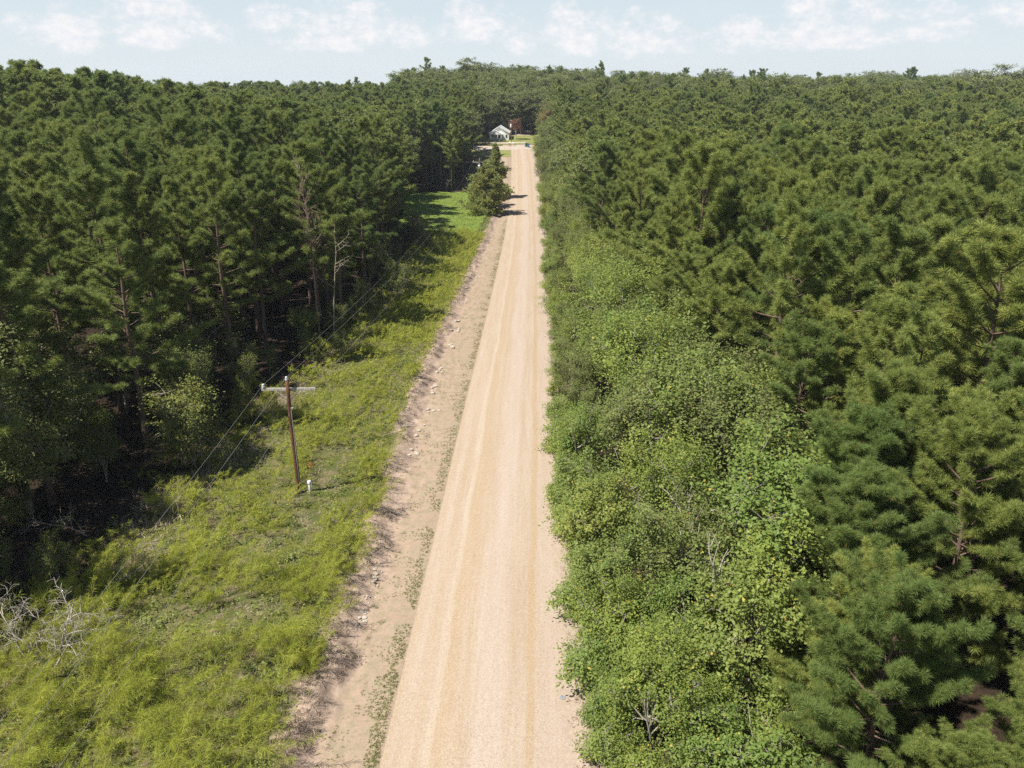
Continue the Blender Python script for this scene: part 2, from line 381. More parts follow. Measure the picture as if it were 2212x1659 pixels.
def make_land():
    # gravel road
    m, nt, N, L, out = mat('gravel_road')
    ul = n_attr(N, 'ul'); ur = n_attr(N, 'ur')
    geo = N.new('ShaderNodeNewGeometry'); sp = N.new('ShaderNodeSeparateXYZ'); L.new(geo.outputs['Position'], sp.inputs[0])
    cv = N.new('ShaderNodeCombineXYZ'); L.new(ul, cv.inputs[0]); L.new(n_math(N, L, 'MULTIPLY', sp.outputs[1], 0.035), cv.inputs[1])
    st = n_noise(N, L, 2.2, 6, 0.7, cv.outputs[0])                   # long streaks along the travel
    st2 = n_noise(N, L, 7.0, 3, 0.5, cv.outputs[0])
    big = n_noise(N, L, 0.35, 3, 0.5, geo.outputs['Position'])
    sf = n_noise(N, L, 26.0, 3, 0.7, geo.outputs['Position'])
    sv = N.new('ShaderNodeTexVoronoi'); sv.inputs['Scale'].default_value = 22; L.new(geo.outputs['Position'], sv.inputs['Vector'])
    c = n_mix(N, L, n_range(N, L, st, 0.30, 0.72), (0.347, 0.254, 0.165), (0.432, 0.359, 0.286))
    c = n_mix(N, L, n_math(N, L, 'MULTIPLY', n_range(N, L, st2, 0.42, 0.75), 0.35), c, (0.307, 0.224, 0.141))
    # wheel ruts, bare of loose stone
    wob = n_math(N, L, 'MULTIPLY', n_math(N, L, 'SUBTRACT', n_noise(N, L, 0.11, 4, 0.6, geo.outputs['Position']), 0.5), 0.7)
    ulw = n_math(N, L, 'ADD', ul, wob)
    def rut(centre, half, strength, c):
        d = n_math(N, L, 'ABSOLUTE', n_math(N, L, 'SUBTRACT', ulw, centre))
        f = n_range(N, L, d, half * 0.45, half * 1.3, 1.0, 0.0, True)
        return n_math(N, L, 'MULTIPLY', f, strength)
    for ce, hf, stn in ((0.078, 0.145, 0.404), (1.05, 0.30, 0.25), (2.1, 0.42, 0.62), (2.75, 0.25, 0.35), (4.7, 0.10, 0.2), (5.65, 0.20, 0.85)):
        c = n_mix(N, L, rut(ce, hf, stn, c), c, (0.356, 0.254, 0.145))
    c = n_mix(N, L, rut(1.7, 0.16, 0.35, c), c, (0.470, 0.395, 0.310))
    c = n_mix(N, L, rut(3.9, 0.7, 0.45, c), c, (0.432, 0.355, 0.296))
    c = n_mix(N, L, rut(6.5, 0.6, 0.45, c), c, (0.392, 0.306, 0.249))
    # loose stones
    fr = N.new('ShaderNodeSeparateColor'); L.new(sv.outputs['Color'], fr.inputs[0])
    c = n_mix(N, L, n_math(N, L, 'MULTIPLY', n_math(N, L, 'GREATER_THAN', fr.outputs[0], 0.72), 0.30), c, (0.510, 0.455, 0.390))
    c = n_mix(N, L, n_math(N, L, 'MULTIPLY', n_math(N, L, 'LESS_THAN', fr.outputs[1], 0.16), 0.34), c, (0.205, 0.149, 0.112))
    c = n_mix(N, L, n_math(N, L, 'MULTIPLY', n_range(N, L, big, 0.35, 0.7), 0.25), c, (0.392, 0.303, 0.222))
    hb = n_math(N, L, 'ADD', n_math(N, L, 'MULTIPLY', sv.outputs['Distance'], 0.8), n_math(N, L, 'ADD', sf, st))
    principled(N, L, out, c, 0.92, 0.12, hb, 0.35, 0.035)
    V, Q = grid(lambda y: np.linspace(xl(y), xr(y), 15), rows)
    road = obj('gravel_road', mesh_np('gravel_road', V, [Q], m, attrs=with_attrs(V), smooth=True)); tag(road, kind='structure')

    # everything else: verge, bank, weed strip, forest floor
    m, nt, N, L, out = mat('soil')
    ul = n_attr(N, 'ul'); ur = n_attr(N, 'ur'); fe = n_attr(N, 'fe'); lip = n_attr(N, 'lip')
    geo = N.new('ShaderNodeNewGeometry'); P = geo.outputs['Position']
    n1 = n_noise(N, L, 1.1, 6, 0.65, P); n2 = n_noise(N, L, 5.0, 5, 0.65, P); n3 = n_noise(N, L, 28.0, 3, 0.65, P)
    def jit(v, amp): return n_math(N, L, 'ADD', v, n_math(N, L, 'MULTIPLY', n_math(N, L, 'SUBTRACT', n1, 0.5), amp))
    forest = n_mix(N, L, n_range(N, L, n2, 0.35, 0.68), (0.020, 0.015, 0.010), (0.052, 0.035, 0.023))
    weed = n_mix(N, L, n_range(N, L, n1, 0.46, 0.70), (0.085, 0.098, 0.030), (0.198, 0.152, 0.092))
    weed = n_mix(N, L, n_math(N, L, 'MULTIPLY', n_range(N, L, n3, 0.4, 0.7), 0.4), weed, (0.090, 0.080, 0.030))
    bankc = n_mix(N, L, n_range(N, L, n2, 0.35, 0.66), (0.279, 0.199, 0.147), (0.423, 0.327, 0.254))
    bankc = n_mix(N, L, n_math(N, L, 'MULTIPLY', n_range(N, L, n3, 0.45, 0.7), 0.5), bankc, (0.324, 0.248, 0.191))
    verge = n_mix(N, L, n_range(N, L, n1, 0.35, 0.65), (0.324, 0.232, 0.165), (0.297, 0.232, 0.159))
    n4 = n_noise(N, L, 2.4, 5, 0.7, P)
    verge = n_mix(N, L, n_math(N, L, 'MULTIPLY', n_range(N, L, n4, 0.46, 0.60), 0.55), verge, (0.190, 0.179, 0.095))
    verge = n_mix(N, L, n_math(N, L, 'MULTIPLY', n_range(N, L, n3, 0.48, 0.66), 0.6), verge, (0.414, 0.317, 0.274))
    verge = n_mix(N, L, n_math(N, L, 'MULTIPLY', n_range(N, L, n2, 0.55, 0.72), 0.6), verge, (0.200, 0.145, 0.106))
    sand = n_mix(N, L, n_range(N, L, n2, 0.35, 0.7), (0.356, 0.276, 0.202), (0.424, 0.347, 0.284))
    sand = n_mix(N, L, n_math(N, L, 'MULTIPLY', n_range(N, L, n3, 0.5, 0.72), 0.4), sand, (0.247, 0.177, 0.142))
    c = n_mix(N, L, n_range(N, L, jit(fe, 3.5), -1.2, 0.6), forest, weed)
    lj = jit(lip, 0.8)                                              # >0 beyond the lip
    c = n_mix(N, L, n_range(N, L, lj, 0.15, 0.55), bankc, c)
    c = n_mix(N, L, n_range(N, L, jit(lip, 1.1), -1.65, -1.25), verge, c)
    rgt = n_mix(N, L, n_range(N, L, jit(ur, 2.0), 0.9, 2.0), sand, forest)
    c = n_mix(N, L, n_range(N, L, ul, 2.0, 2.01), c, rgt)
    principled(N, L, out, c, 0.95, 0.08, n_math(N, L, 'ADD', n2, n_math(N, L, 'MULTIPLY', n3, 0.6)), 0.6, 0.06)
    off = np.concatenate([[-900, -500, -300, -180, -120, -80, -55, -40, -30, -24, -19, -15, -12, -10, -8.5, -7.4], np.arange(-6.6, -0.01, 0.15), [0.0]])
    V1, Q1 = grid(lambda y: xl(y) + off, rows)
    offr = np.array([0, 0.3, 0.7, 1.2, 1.8, 2.5, 3.3, 4.5, 6, 8, 11, 15, 20, 28, 40, 60, 90, 140, 220, 350, 600, 900.0])
    V2, Q2 = grid(lambda y: xr(y) + offr, rows)
    offm = np.linspace(0, 1, 6)[1:-1]
    def far_cols(y): return np.concatenate([xl(y) + off, xl(y) + (xr(y) - xl(y)) * offm, xr(y) + offr]) * (1 + max(0, y - 300) / 900)
    V3, Q3 = grid(far_cols, rows_far)
    # join rows: the far sheet starts with the same vertices heights (y = Y_END, factor 1)
    V = np.concatenate([V1, V2, V3]); Q = np.concatenate([Q1, Q2 + len(V1), Q3 + len(V1) + len(V2)])
    at = with_attrs(V)
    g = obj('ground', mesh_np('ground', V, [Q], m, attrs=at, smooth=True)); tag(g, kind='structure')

    # mown field, yard and the side roads by the house
    m, nt, N, L, out = mat('mown_grass')
    geo = N.new('ShaderNodeNewGeometry'); P = geo.outputs['Position']
    n1 = n_noise(N, L, 0.5, 5, 0.65, P); n2 = n_noise(N, L, 3.0, 5, 0.7, P)
    c = n_mix(N, L, n_range(N, L, n1, 0.35, 0.68), (0.140, 0.200, 0.025), (0.152, 0.212, 0.042))
    c = n_mix(N, L, n_math(N, L, 'MULTIPLY', n_range(N, L, n2, 0.45, 0.7), 0.55), c, (0.198, 0.216, 0.063))
    principled(N, L, out, c, 0.9, 0.1, n2, 0.7, 0.15)
    def sheet(name, x0, x1, y0, y1, nx, ny, mt, lift, kind='structure', wob=0.0):
        ys = np.linspace(y0, y1, ny)
        def cf(y):
            q = np.linspace(0, 1, nx); a = x0(y) if callable(x0) else x0; b = x1(y) if callable(x1) else x1
            return a + (b - a) * q
        V, Q = grid(cf, ys); V[:, 2] += lift
        if wob: V[:, 1] += wob * np.sin(V[:, 0] * 0.31) + 0.5 * wob * np.sin(V[:, 0] * 0.9)
        return tag(obj(name, mesh_np(name, V, [Q], mt, attrs=with_attrs(V), smooth=True)), kind=kind)
    sheet('mown_field', lambda y: forest_x(y) - 9.0, lambda y: xl(y) - bank_u(y) - 1.6, 150, 207, 16, 40, m, 0.10, wob=0.5)
    m2, nt, N, L, out = mat('yard_grass')
    geo = N.new('ShaderNodeNewGeometry'); P = geo.outputs['Position']
    n1 = n_noise(N, L, 0.35, 5, 0.65, P)
    c = n_mix(N, L, n_range(N, L, n1, 0.4, 0.62), (0.152, 0.188, 0.046), (0.247, 0.227, 0.097))
    principled(N, L, out, c, 0.95, 0.05)
    sheet('yard_lawn', -14, 12, 297, 325, 30, 30, m2, 0.08)
    m3, nt, N, L, out = mat('side_road_gravel')
    geo = N.new('ShaderNodeNewGeometry'); n1 = n_noise(N, L, 0.8, 6, 0.6, geo.outputs['Position'])
    c = n_mix(N, L, n_range(N, L, n1, 0.35, 0.65), (0.342, 0.276, 0.209), (0.452, 0.389, 0.321))
    principled(N, L, out, c, 0.95, 0.1)
    sheet('side_road', -19, lambda y: xr(290) - 0.3, 283.5, 293.5, 60, 12, m3, 0.03, wob=0.35)
    sheet('house_drive', -12, lambda y: xl(290) + 5.5, 299.5, 303.0, 50, 6, m3, 0.11, wob=0.3)
    sheet('dry_patch', -14, lambda y: xl(y) - 0.3, 268, 283, 10, 12, m2, 0.04)
make_land()

# ------------------------------------------------------------------ plants
def unit(v): return v / (np.linalg.norm(v, axis=-1, keepdims=True) + 1e-9)
def tufts_mesh(rng, P, A, K, ln, wd, spread=(0.12, 1.45), back=0.16, droop=0.12, tint=None):
    """K needle blades round every tuft; P points, A axes"""
    T = len(P)
    ref = np.where(np.abs(A[:, 2:3]) < 0.9, np.array([[0, 0, 1.0]]), np.array([[1.0, 0, 0]]))
    U = unit(np.cross(A, ref)); Wv = np.cross(A, U)
    th = spread[0] + (spread[1] - spread[0]) * np.sqrt(rng.random((T, K, 1))); ph = rng.random((T, K, 1)) * 2 * math.pi
    D = A[:, None] * np.cos(th) + (U[:, None] * np.cos(ph) + Wv[:, None] * np.sin(ph)) * np.sin(th)
    D[..., 2] -= droop * rng.random((T, K)); D = unit(D)
    B = P[:, None] - A[:, None] * back * rng.random((T, K, 1))
    lv = ln * (0.7 + 0.45 * rng.random((T, K, 1)))
    side = unit(np.cross(D, rng.normal(size=(T, K, 3)))) * wd * (0.7 + 0.6 * rng.random((T, K, 1)))
    mid = B + D * lv * 0.45
    tip = B + D * lv
    V = np.stack([B, mid + side, tip, mid - side], 2).reshape(-1, 3)
    Q = np.arange(T * K * 4).reshape(-1, 4)
    if tint is None: tint = rng.random(T)
    tv = np.clip(tint[:, None] + rng.normal(size=(T, K)) * 0.13, 0, 0.96)
    odd = rng.random((T, K)) > 0.985; tv = np.where(odd, 1.0, tv)
    return V, Q, np.repeat(tv.ravel(), 4)

def pine_meshes(name, seed, H, cb, Rr, K, ln, wd, whorl=0.55, dens=1.0, fm='pine', tuft_step=0.36, sides=7, low_dead=True, one=False, full=1):
    rng = np.random.default_rng(seed); G = Geo()
    bend = rng.normal(size=2) * 0.025 * H
    def trunk_at(z):
        t = z / H; return np.array([bend[0] * t * t + 0.05 * math.sin(z * 0.6 + seed), bend[1] * t * t + 0.05 * math.cos(z * 0.5), z])
    r0 = 0.011 * H + 0.03
    zs = np.linspace(-0.4, H * 0.985, 14)
    G.tube([trunk_at(z) for z in zs], [max(0.02, r0 * (1 - max(0, z) / H) ** 0.8) for z in zs], sides)
    TP, TA = [], []
    z = cb; phase = rng.random() * 6.28
    lump = rng.random(6) * 6.28
    while z < H - 0.25:
        t = (z - cb) / (H - cb)
        env = Rr * ((1 - t ** 1.5) ** 0.62) * (0.6 + 0.4 * min(1, t / 0.22))
        nb = 3 + full - 1 if t > 0.12 else 3
        if rng.random() < 0.5: nb += 1
        phase += 1.1 + rng.random()
        for b in range(nb):
            if rng.random() > dens: continue
            az = phase + 2 * math.pi * b / nb + rng.normal() * 0.3
            Lb = env * (0.45 + 0.75 * rng.random()) * (1 + 0.30 * math.sin(az * 2 + lump[0] + z * 0.8))
            Lb = max(Lb, 0.5)
            el0 = R(2 + 46 * t + rng.normal() * 9)
            d = np.array([math.cos(az) * math.cos(el0), math.sin(az) * math.cos(el0), math.sin(el0)])
            o = trunk_at(z + rng.normal() * 0.12)
            ns = 7; P = []
            for i in range(ns + 1):
                q = i / ns
                p = o + d * Lb * q; p[2] += 0.22 * Lb * q * q - 0.10 * Lb * q * (1 - t)
                P.append(p)
            P = np.array(P)
            rb = 0.012 + 0.012 * Lb
            G.tube(P, np.linspace(rb, 0.007, ns + 1), 4, cap=False)
            # twigs with a tuft at each end
            nt_ = max(4, int(Lb / tuft_step * 1.7))
            for j in range(nt_):
                q = 0.34 + 0.66 * (j + rng.random() * 0.8) / nt_
                q = min(q, 1)
                base = P[0] + (P[-1] - P[0]) * q; base[2] = np.interp(q, np.linspace(0, 1, ns + 1), P[:, 2])
                sgn = 1 if (j % 2) else -1
                side = np.array([-math.sin(az) * sgn, math.cos(az) * sgn, 0])
                dirv = unit(d * 0.75 + side * (0.8 * rng.random() + 0.25) + np.array([0, 0, 0.35 + 0.5 * rng.random()]))
                tl = (0.16 + 0.22 * Lb * (1 - q * 0.55) * rng.random())
                nk = max(1, int(tl / tuft_step))
                e = base + dirv * tl
                if tl > 0.3: G.tube([base, e], [0.012, 0.006], 3, cap=False)
                for kk in range(nk + 1):
                    f = 1 - kk / (nk + 1) if nk else 1
                    TP.append(base + dirv * tl * f + rng.normal(size=3) * 0.06)
                    TA.append(unit(dirv + np.array([0, 0, 0.5]) + rng.normal(size=3) * 0.25))
            TP.append(P[-1]); TA.append(unit(d + np.array([0, 0, 0.8])))
        z += whorl * (0.75 + 0.5 * rng.random()) * (1 - 0.35 * t)
    for i in range(4):
        TP.append(trunk_at(H - 0.12 * i) + rng.normal(size=3) * 0.06); TA.append(unit(np.array([0, 0, 1.0]) + rng.normal(size=3) * 0.35))
    if low_dead:
        for i in range(int(6 + cb)):
            zz = cb * (0.25 + 0.72 * rng.random()); az = rng.random() * 6.28; Lb = 0.4 + 1.3 * rng.random()
            o = trunk_at(zz); d = np.array([math.cos(az), math.sin(az), -0.1 + 0.3 * rng.random()])
            G.tube([o, o + d * Lb * 0.6, o + d * Lb + np.array([0, 0, -0.1])], [0.02, 0.013, 0.005], 3, cap=False)
    P = np.array(TP); A = np.array(TA)
    tint = np.clip(0.5 + 0.45 * (vnoise(P[:, 0] * 0.9 + seed, P[:, 2] * 0.9 + P[:, 1]) - 0.5) + rng.normal(size=len(P)) * 0.22, 0, 0.95)
    V, Q, tv = tufts_mesh(rng, P, A, K, ln, wd, tint=tint)
    if one:
        tvn = np.concatenate(G.v); f4 = [f for f in G.f if len(f) == 4]
        me = mesh_np(name, np.concatenate([V, tvn]), [Q, np.array(f4) + len(V)], [M[fm], M['pine_bark']],
                     tint=np.concatenate([tv, np.zeros(len(tvn))]), fmat=np.concatenate([np.zeros(len(Q)), np.ones(len(f4))]))
        return me
    return (mesh_np(name + '_crown', V, [Q], M[fm], tint=tv), G.mesh(name + '_trunk', M['pine_bark'], smooth=True))

def leaf_quads(rng, P, Nrm, size, asp=0.62, tint=None):
    n = len(P)
    a = unit(np.cross(Nrm, rng.normal(size=(n, 3)))); b = np.cross(Nrm, a)
    s = size * (0.65 + 0.7 * rng.random((n, 1)))
    V = np.stack([P - a * s * 0.5, P + b * s * asp * 0.5 - Nrm * s * 0.08, P + a * s * 0.5, P - b * s * asp * 0.5 - Nrm * s * 0.08], 1).reshape(-1, 3)
    tv = np.clip((tint if tint is not None else rng.random(n)) + rng.normal(size=n) * 0.12, 0, 0.96)
    tv = np.where(rng.random(n) > 0.985, 1.0, tv)
    return V, np.arange(4 * n).reshape(-1, 4), np.repeat(tv, 4)

def broad_meshes(name, seed, H, Rr, th, ncl, nleaf, size, fm='leaf', bm='grey_bark', stems=1, rc=0.42, lumps=5, one=False, droopy=0.0, lobe=(0.42, 0.66), spray=0.0, far=(0.35, 0.4)):
    """trunk with limbs, and leaf sprays round the limb ends"""
    rng = np.random.default_rng(seed); G = Geo()
    # crown made of several uneven lobes
    cz = th + (H - th) * 0.52; hz = (H - th) * 0.5
    lob = []
    for i in range(lumps):
        a = 2 * math.pi * i / lumps + rng.normal() * 0.5; q = far[0] + far[1] * rng.random()
        lob.append((np.array([math.cos(a) * Rr * q, math.sin(a) * Rr * q, cz + hz * rng.uniform(-0.7, 0.62)]), rng.uniform(*lobe)))
    lob.append((np.array([rng.normal() * 0.2, rng.normal() * 0.2, cz + hz * 0.45]), 0.55))
    lob.append((np.array([0, 0, cz - hz * 0.25]), 0.6))
    cl = []
    per = ncl // len(lob) + 1
    for c, q in lob:
        d = unit(rng.normal(size=(per, 3))); r = (0.35 + 0.65 * rng.random((per, 1)) ** 0.5)
        cl.append(c + d * r * np.array([Rr * q, Rr * q, hz * q * 1.05]))
    cl = np.concatenate(cl)[:ncl]; cl[:, 2] = np.maximum(cl[:, 2], 0.15 + 0.3 * rng.random(len(cl)))
    # limbs
    base_r = 0.016 * H + 0.03
    tips = []
    for s in range(stems):
        b0 = np.array([0, 0, -0.3]) if stems == 1 else np.array([rng.normal() * 0.35, rng.normal() * 0.35, -0.3])
        top = np.array([b0[0] * 2 + rng.normal() * 0.25 * Rr * (stems > 1), b0[1] * 2 + rng.normal() * 0.25 * Rr * (stems > 1), cz + hz * 0.35])
        P = [b0 + (top - b0) * q + np.array([math.sin(q * 5 + s) * 0.10, math.cos(q * 4 + s) * 0.10, 0]) * (q > 0) for q in np.linspace(0, 1, 9)]
        rr = base_r / math.sqrt(stems)
        G.tube(P, np.linspace(rr, rr * 0.25, 9), 7); tips.append(np.array(P))
    limb_pts = []
    for c, q in lob:
        P0 = tips[rng.integers(len(tips))]; i0 = rng.integers(2, 6); o = P0[i0]
        mid = o * 0.5 + c * 0.5 + np.array([0, 0, 0.12 * H * 0.3])
        pts = np.array([o, o * 0.7 + mid * 0.3 + rng.normal(size=3) * 0.06, mid, mid * 0.4 + c * 0.6 + rng.normal(size=3) * 0.1, c])
        G.tube(pts, np.linspace(base_r * 0.5, 0.015, 5), 5, cap=False); limb_pts.append(pts[2:])
    LP = np.concatenate(limb_pts)
    for i in range(len(cl)):
        if rng.random() < (0.75 if not one else 0.0):
            j = np.argmin(((LP - cl[i]) ** 2).sum(1)); a = LP[j]
            mid = (a + cl[i]) / 2 + rng.normal(size=3) * 0.12
            G.tube([a, mid, cl[i]], [0.022, 0.015, 0.006], 3, cap=False)
    out_dir = unit(cl - np.array([0, 0, cz - hz * 0.4]))
    n = len(cl) * nleaf
    idx = np.repeat(np.arange(len(cl)), nleaf)
    ang = rng.normal(size=(n, 3)) * np.array([rc, rc, rc * 0.55])
    if spray:
        ax = unit(out_dir + rng.normal(size=out_dir.shape) * 0.45 + np.array([0, 0, 0.25]))
        ang = ang * 0.72 + ax[idx] * rng.normal(size=(n, 1)) * spray
    tilt = unit(out_dir[idx] + 1e-3)
    P = cl[idx] + ang; P[:, 2] -= (np.abs(ang[:, 0]) + np.abs(ang[:, 1])) * (0.18 + droopy)
    P[:, 2] = np.maximum(P[:, 2], 0.05)
    Nn = unit(tilt * 0.55 + np.array([0, 0, 0.75]) + rng.normal(size=(n, 3)) * 0.55)
    ct = np.clip(0.45 + rng.normal(size=len(cl)) * 0.2, 0.02, 0.9)
    V, Q, tv = leaf_quads(rng, P, Nn, size, tint=ct[idx])
    if one:
        tvn = np.concatenate(G.v); f4 = [f for f in G.f if len(f) == 4]
        return mesh_np(name, np.concatenate([V, tvn]), [Q, np.array(f4) + len(V)], [M[fm], M[bm]],
                       tint=np.concatenate([tv, np.zeros(len(tvn))]), fmat=np.concatenate([np.zeros(len(Q)), np.ones(len(f4))]))
    return (mesh_np(name + '_crown', V, [Q], M[fm], tint=tv), G.mesh(name + '_trunk', M[bm], smooth=True))

def cedar_meshes(name, seed, H, Rr, cb=0.5, K=12, n=1500):
    rng = np.random.default_rng(seed); G = Geo()
    zs = np.linspace(-0.3, H * 0.96, 8); G.tube([(0.06 * math.sin(z), 0.06 * math.cos(z), z) for z in zs], np.linspace(0.17, 0.02, 8), 7)
    TP, TA = [], []
    for b in range(int(H * 11)):
        t = rng.random() ** 1.15; z = cb + (H - cb) * t; az = rng.random() * 6.28
        env = Rr * (1 - t ** 1.6) ** 0.8 * (0.75 + 0.3 * math.sin(az * 2 + seed + z * 0.9) + 0.25 * rng.random()) * min(1, 0.6 + t * 3)
        el = R(10 + 35 * t + rng.normal() * 10); L_ = max(env, 0.3)
        d = np.array([math.cos(az) * math.cos(el), math.sin(az) * math.cos(el), math.sin(el)])
        o = np.array([0, 0, z - 0.2 * L_]); G.tube([o, o + d * L_ * 0.85], [0.02, 0.006], 3, cap=False)
        k = max(3, int(n / (H * 11)))
        for j in range(k):
            q = 0.3 + 0.7 * rng.random() ** 0.7
            TP.append(o + d * L_ * q + rng.normal(size=3) * 0.20 * (0.5 + L_ * 0.25)); TA.append(unit(d + np.array([0, 0, 0.6]) + rng.normal(size=3) * 0.4))
    P = np.array(TP); P[:, 2] = np.maximum(P[:, 2], 0.2)
    V, Q, tv = tufts_mesh(rng, P, np.array(TA), K, 0.30, 0.035, spread=(0.05, 1.0), back=0.1, droop=0.0)
    return mesh_np(name + '_crown', V, [Q], M['cedar'], tint=tv), G.mesh(name + '_trunk', M['grey_bark'], smooth=True)

def bare_tree(name, seed, H, r0, mt, lean=(0, 0), levels=3, spread=0.6, start=0.4, nb=7, up=0.4, droop=0.0, trunk_top=0.9, wig=0.06, side_len=0.42):
    rng = np.random.default_rng(seed); G = Geo()
    def limb(o, d, L_, r, lev):
        n = 7; P = [np.array(o, float)]; dd = np.array(d, float)
        for i in range(n):
            dd = unit(dd + rng.normal(size=3) * wig * 2.0 + np.array([0, 0, (up * 0.12 if lev else 0) - droop * (i / n) * 0.5]))
            P.append(P[-1] + dd * L_ / n)
        G.tube(P, np.linspace(r, max(0.006, r * (1 - trunk_top)), n + 1), 6 if lev == 0 else 4, cap=True)
        if lev < levels:
            k = nb if lev == 0 else max(2, nb // 2)
            for i in range(k):
                q = start + (1 - start) * (i + rng.random()) / k if lev == 0 else 0.25 + 0.7 * (i + rng.random()) / k
                j = min(n - 1, int(q * n)); o2 = P[j] + (P[j + 1] - P[j]) * (q * n - j)
                a = unit(P[j + 1] - P[j]); s = unit(np.cross(a, rng.normal(size=3)))
                limb(o2, unit(a * (1 - spread) + s * spread + np.array([0, 0, up * 0.3])), L_ * (side_len if lev == 0 else 0.5) * (0.6 + 0.6 * rng.random()) * (1.1 - 0.45 * q * (lev == 0)), r * 0.42, lev + 1)
    limb((0, 0, -0.2), unit(np.array([lean[0], lean[1], 1.0])), H, r0, 0)
    return G.mesh(name, mt, smooth=True)

# ---- variants
PINE_NEAR = [pine_meshes('pine_near', 11 + i, 12.0, 0.6, 4.2, 100, 0.31, 0.0062, whorl=0.52, fm='pine', tuft_step=0.32, full=2) for i in range(4)]
PINE_MID = [pine_meshes('pine_mid', 31 + i, 15.0, (2.2, 1.6, 3.4, 2.4, 4.2, 2.0, 3.0)[i], (4.9, 5.4, 4.2, 5.6, 4.0, 4.6, 5.0)[i], 56, 0.46, 0.0135, whorl=(1.10, 1.3, 1.0, 1.2, 1.05, 1.35, 1.15)[i], fm='pine', tuft_step=0.46, sides=6, full=2) for i in range(7)]
PINE_TALL = [pine_meshes('pine_tall', 51 + i, 21.0, 6.5, (4.7, 5.2, 4.0, 4.4, 5.4, 3.8, 4.8)[i], 46, 0.46, 0.017, whorl=(1.2, 1.4, 1.1, 1.3, 1.25, 1.1, 1.45)[i], dens=0.86, fm='pine_left', tuft_step=0.46, sides=8, full=2) for i in range(7)]
PINE_FAR = [pine_meshes('pine_far', 71 + i, 17.0, 5.0, 4.5, 16, 0.62, 0.058, whorl=1.2, fm='pine', tuft_step=0.64, sides=4, low_dead=False, full=2) for i in range(5)]
PINE_FAR_L = [pine_meshes('pine_far_tall', 81 + i, 21.0, 8.0, 4.6, 16, 0.64, 0.058, whorl=1.25, dens=0.9, fm='pine_left', tuft_step=0.64, sides=4, low_dead=False, full=2) for i in range(5)]
BUSH = [broad_meshes('roadside_tree', 101 + i, 7.0, 2.9, 0.6, 140, 60, (0.15, 0.18, 0.13, 0.17, 0.19, 0.15)[i], ('leaf', 'leaf_pale', 'leaf')[i % 3], stems=2 + i % 2, lumps=8, rc=0.27, lobe=(0.24, 0.40), far=(0.40, 0.45), spray=0.62) for i in range(6)]
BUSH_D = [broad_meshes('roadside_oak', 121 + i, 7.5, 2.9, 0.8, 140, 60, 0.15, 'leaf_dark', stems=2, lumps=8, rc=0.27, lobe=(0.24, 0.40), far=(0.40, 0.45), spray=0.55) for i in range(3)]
SHRUB = [broad_meshes('low_shrub', 141 + i, 2.6, 1.6, 0.1, 95, 40, 0.135, 'leaf', stems=4, lumps=6, rc=0.22, lobe=(0.3, 0.55)) for i in range(4)]
OLIVE = [broad_meshes('olive_tree', 161 + i, 5.5, 2.1, 0.7, 120, 44, 0.15, 'leaf_olive', stems=2, lumps=6, rc=0.28) for i in range(2)]
LEFT_BROAD = [broad_meshes('left_oak', 171 + i, 13.0, 4.6, 1.2, 330, 64, 0.19, 'leaf_dark', stems=1, lumps=10, rc=0.42, lobe=(0.32, 0.55)) for i in range(2)]
OAK_FAR = [broad_meshes('far_oak', 181 + i, 15.0, 5.2, 3.0, 260, 34, 0.44, 'leaf_far', stems=1, lumps=9, rc=0.50) for i in range(4)]

PLACED = []
def plant(name, pair, x, y, H, H0, rz, label, cat, group=None, wide=1.0, first={}):
    s = H / H0
    e = empty(name, (x, y, float(ground(x, y))), rz, (s * wide, s * wide, s))
    for nm, me in (('crown', pair[0]), ('trunk', pair[1])):
        if me is not None: obj(nm, me, e)
    tag(e, label, cat, group); PLACED.append((x, y, H)); return e

rnd = random.Random(7)
def in_view(x, y, z0, z1, rad):
    for z in (z0, (z0 + z1) / 2, z1):
        u, v, d = project(x, y, z)
        if d > 2:
            mgn = rad * F / d
            if -mgn < u < 2212 + mgn and -mgn < v < 1659 + mgn: return True
    return False

# ---- pines: a jittered stand, the nearest as things of their own, the rest as one wood
stand = []
def right_edge(y): return np.interp(y, [0, 15, 24, 29, 40, 50, 65, 85, 110, 150, 200, 280], [8.0, 9.5, 10.5, 13.8, 14.5, 14.0, 13.0, 12.0, 11.0, 9.5, 9.0, 10.0])
step = 5.0
for iy in range(0, 67):
    for ix in range(-55, 56):
        x = (ix + 0.5 * (iy % 2) + rnd.uniform(-0.36, 0.36)) * step; y = 6 + (iy + rnd.uniform(-0.36, 0.36)) * step
        if y > 335: continue
        if x > 0:
            e = float(xr(y)) + float(right_edge(y)) - 2.0
            if x < e: continue
            H = float(np.interp(y, [5, 15, 30, 50, 90, 200, 330], [9.0, 10.0, 12.0, 15.0, 16.6, 17.0, 17.0])) * rnd.uniform(0.76, 1.06) * (1.14 if rnd.random() < 0.15 else 1.0)
            if x < e + 3: H *= 0.9
            side = 'r'
        else:
            e = float(trunk_x(y))
            if x > e - 0.5: continue
            if 296 < y < 330 and x > -11.5: continue
            if y > 282 and x > -17 and y < 297: continue
            H = float(np.interp(y, [20, 60, 120, 200, 330], [19.0, 20.0, 20.5, 20.5, 19.0])) * rnd.uniform(0.82, 1.08)
            if x > e - 4: H *= 0.92
            side = 'l'
            if y < 12: continue
        if 150 < y < 209 and side == 'l' and x > e - 1: continue
        g = float(ground(x, y))
        if not in_view(x, y, g + H * 0.3, g + H, 3.5 if y > 40 else (9.0 if x > 0 else 15.0)): continue  # wide left margin keeps unseen pines, put in for the shade they cast
        if rnd.random() < 0.07: continue
        stand.append((math.hypot(x, y), x, y, H, side))
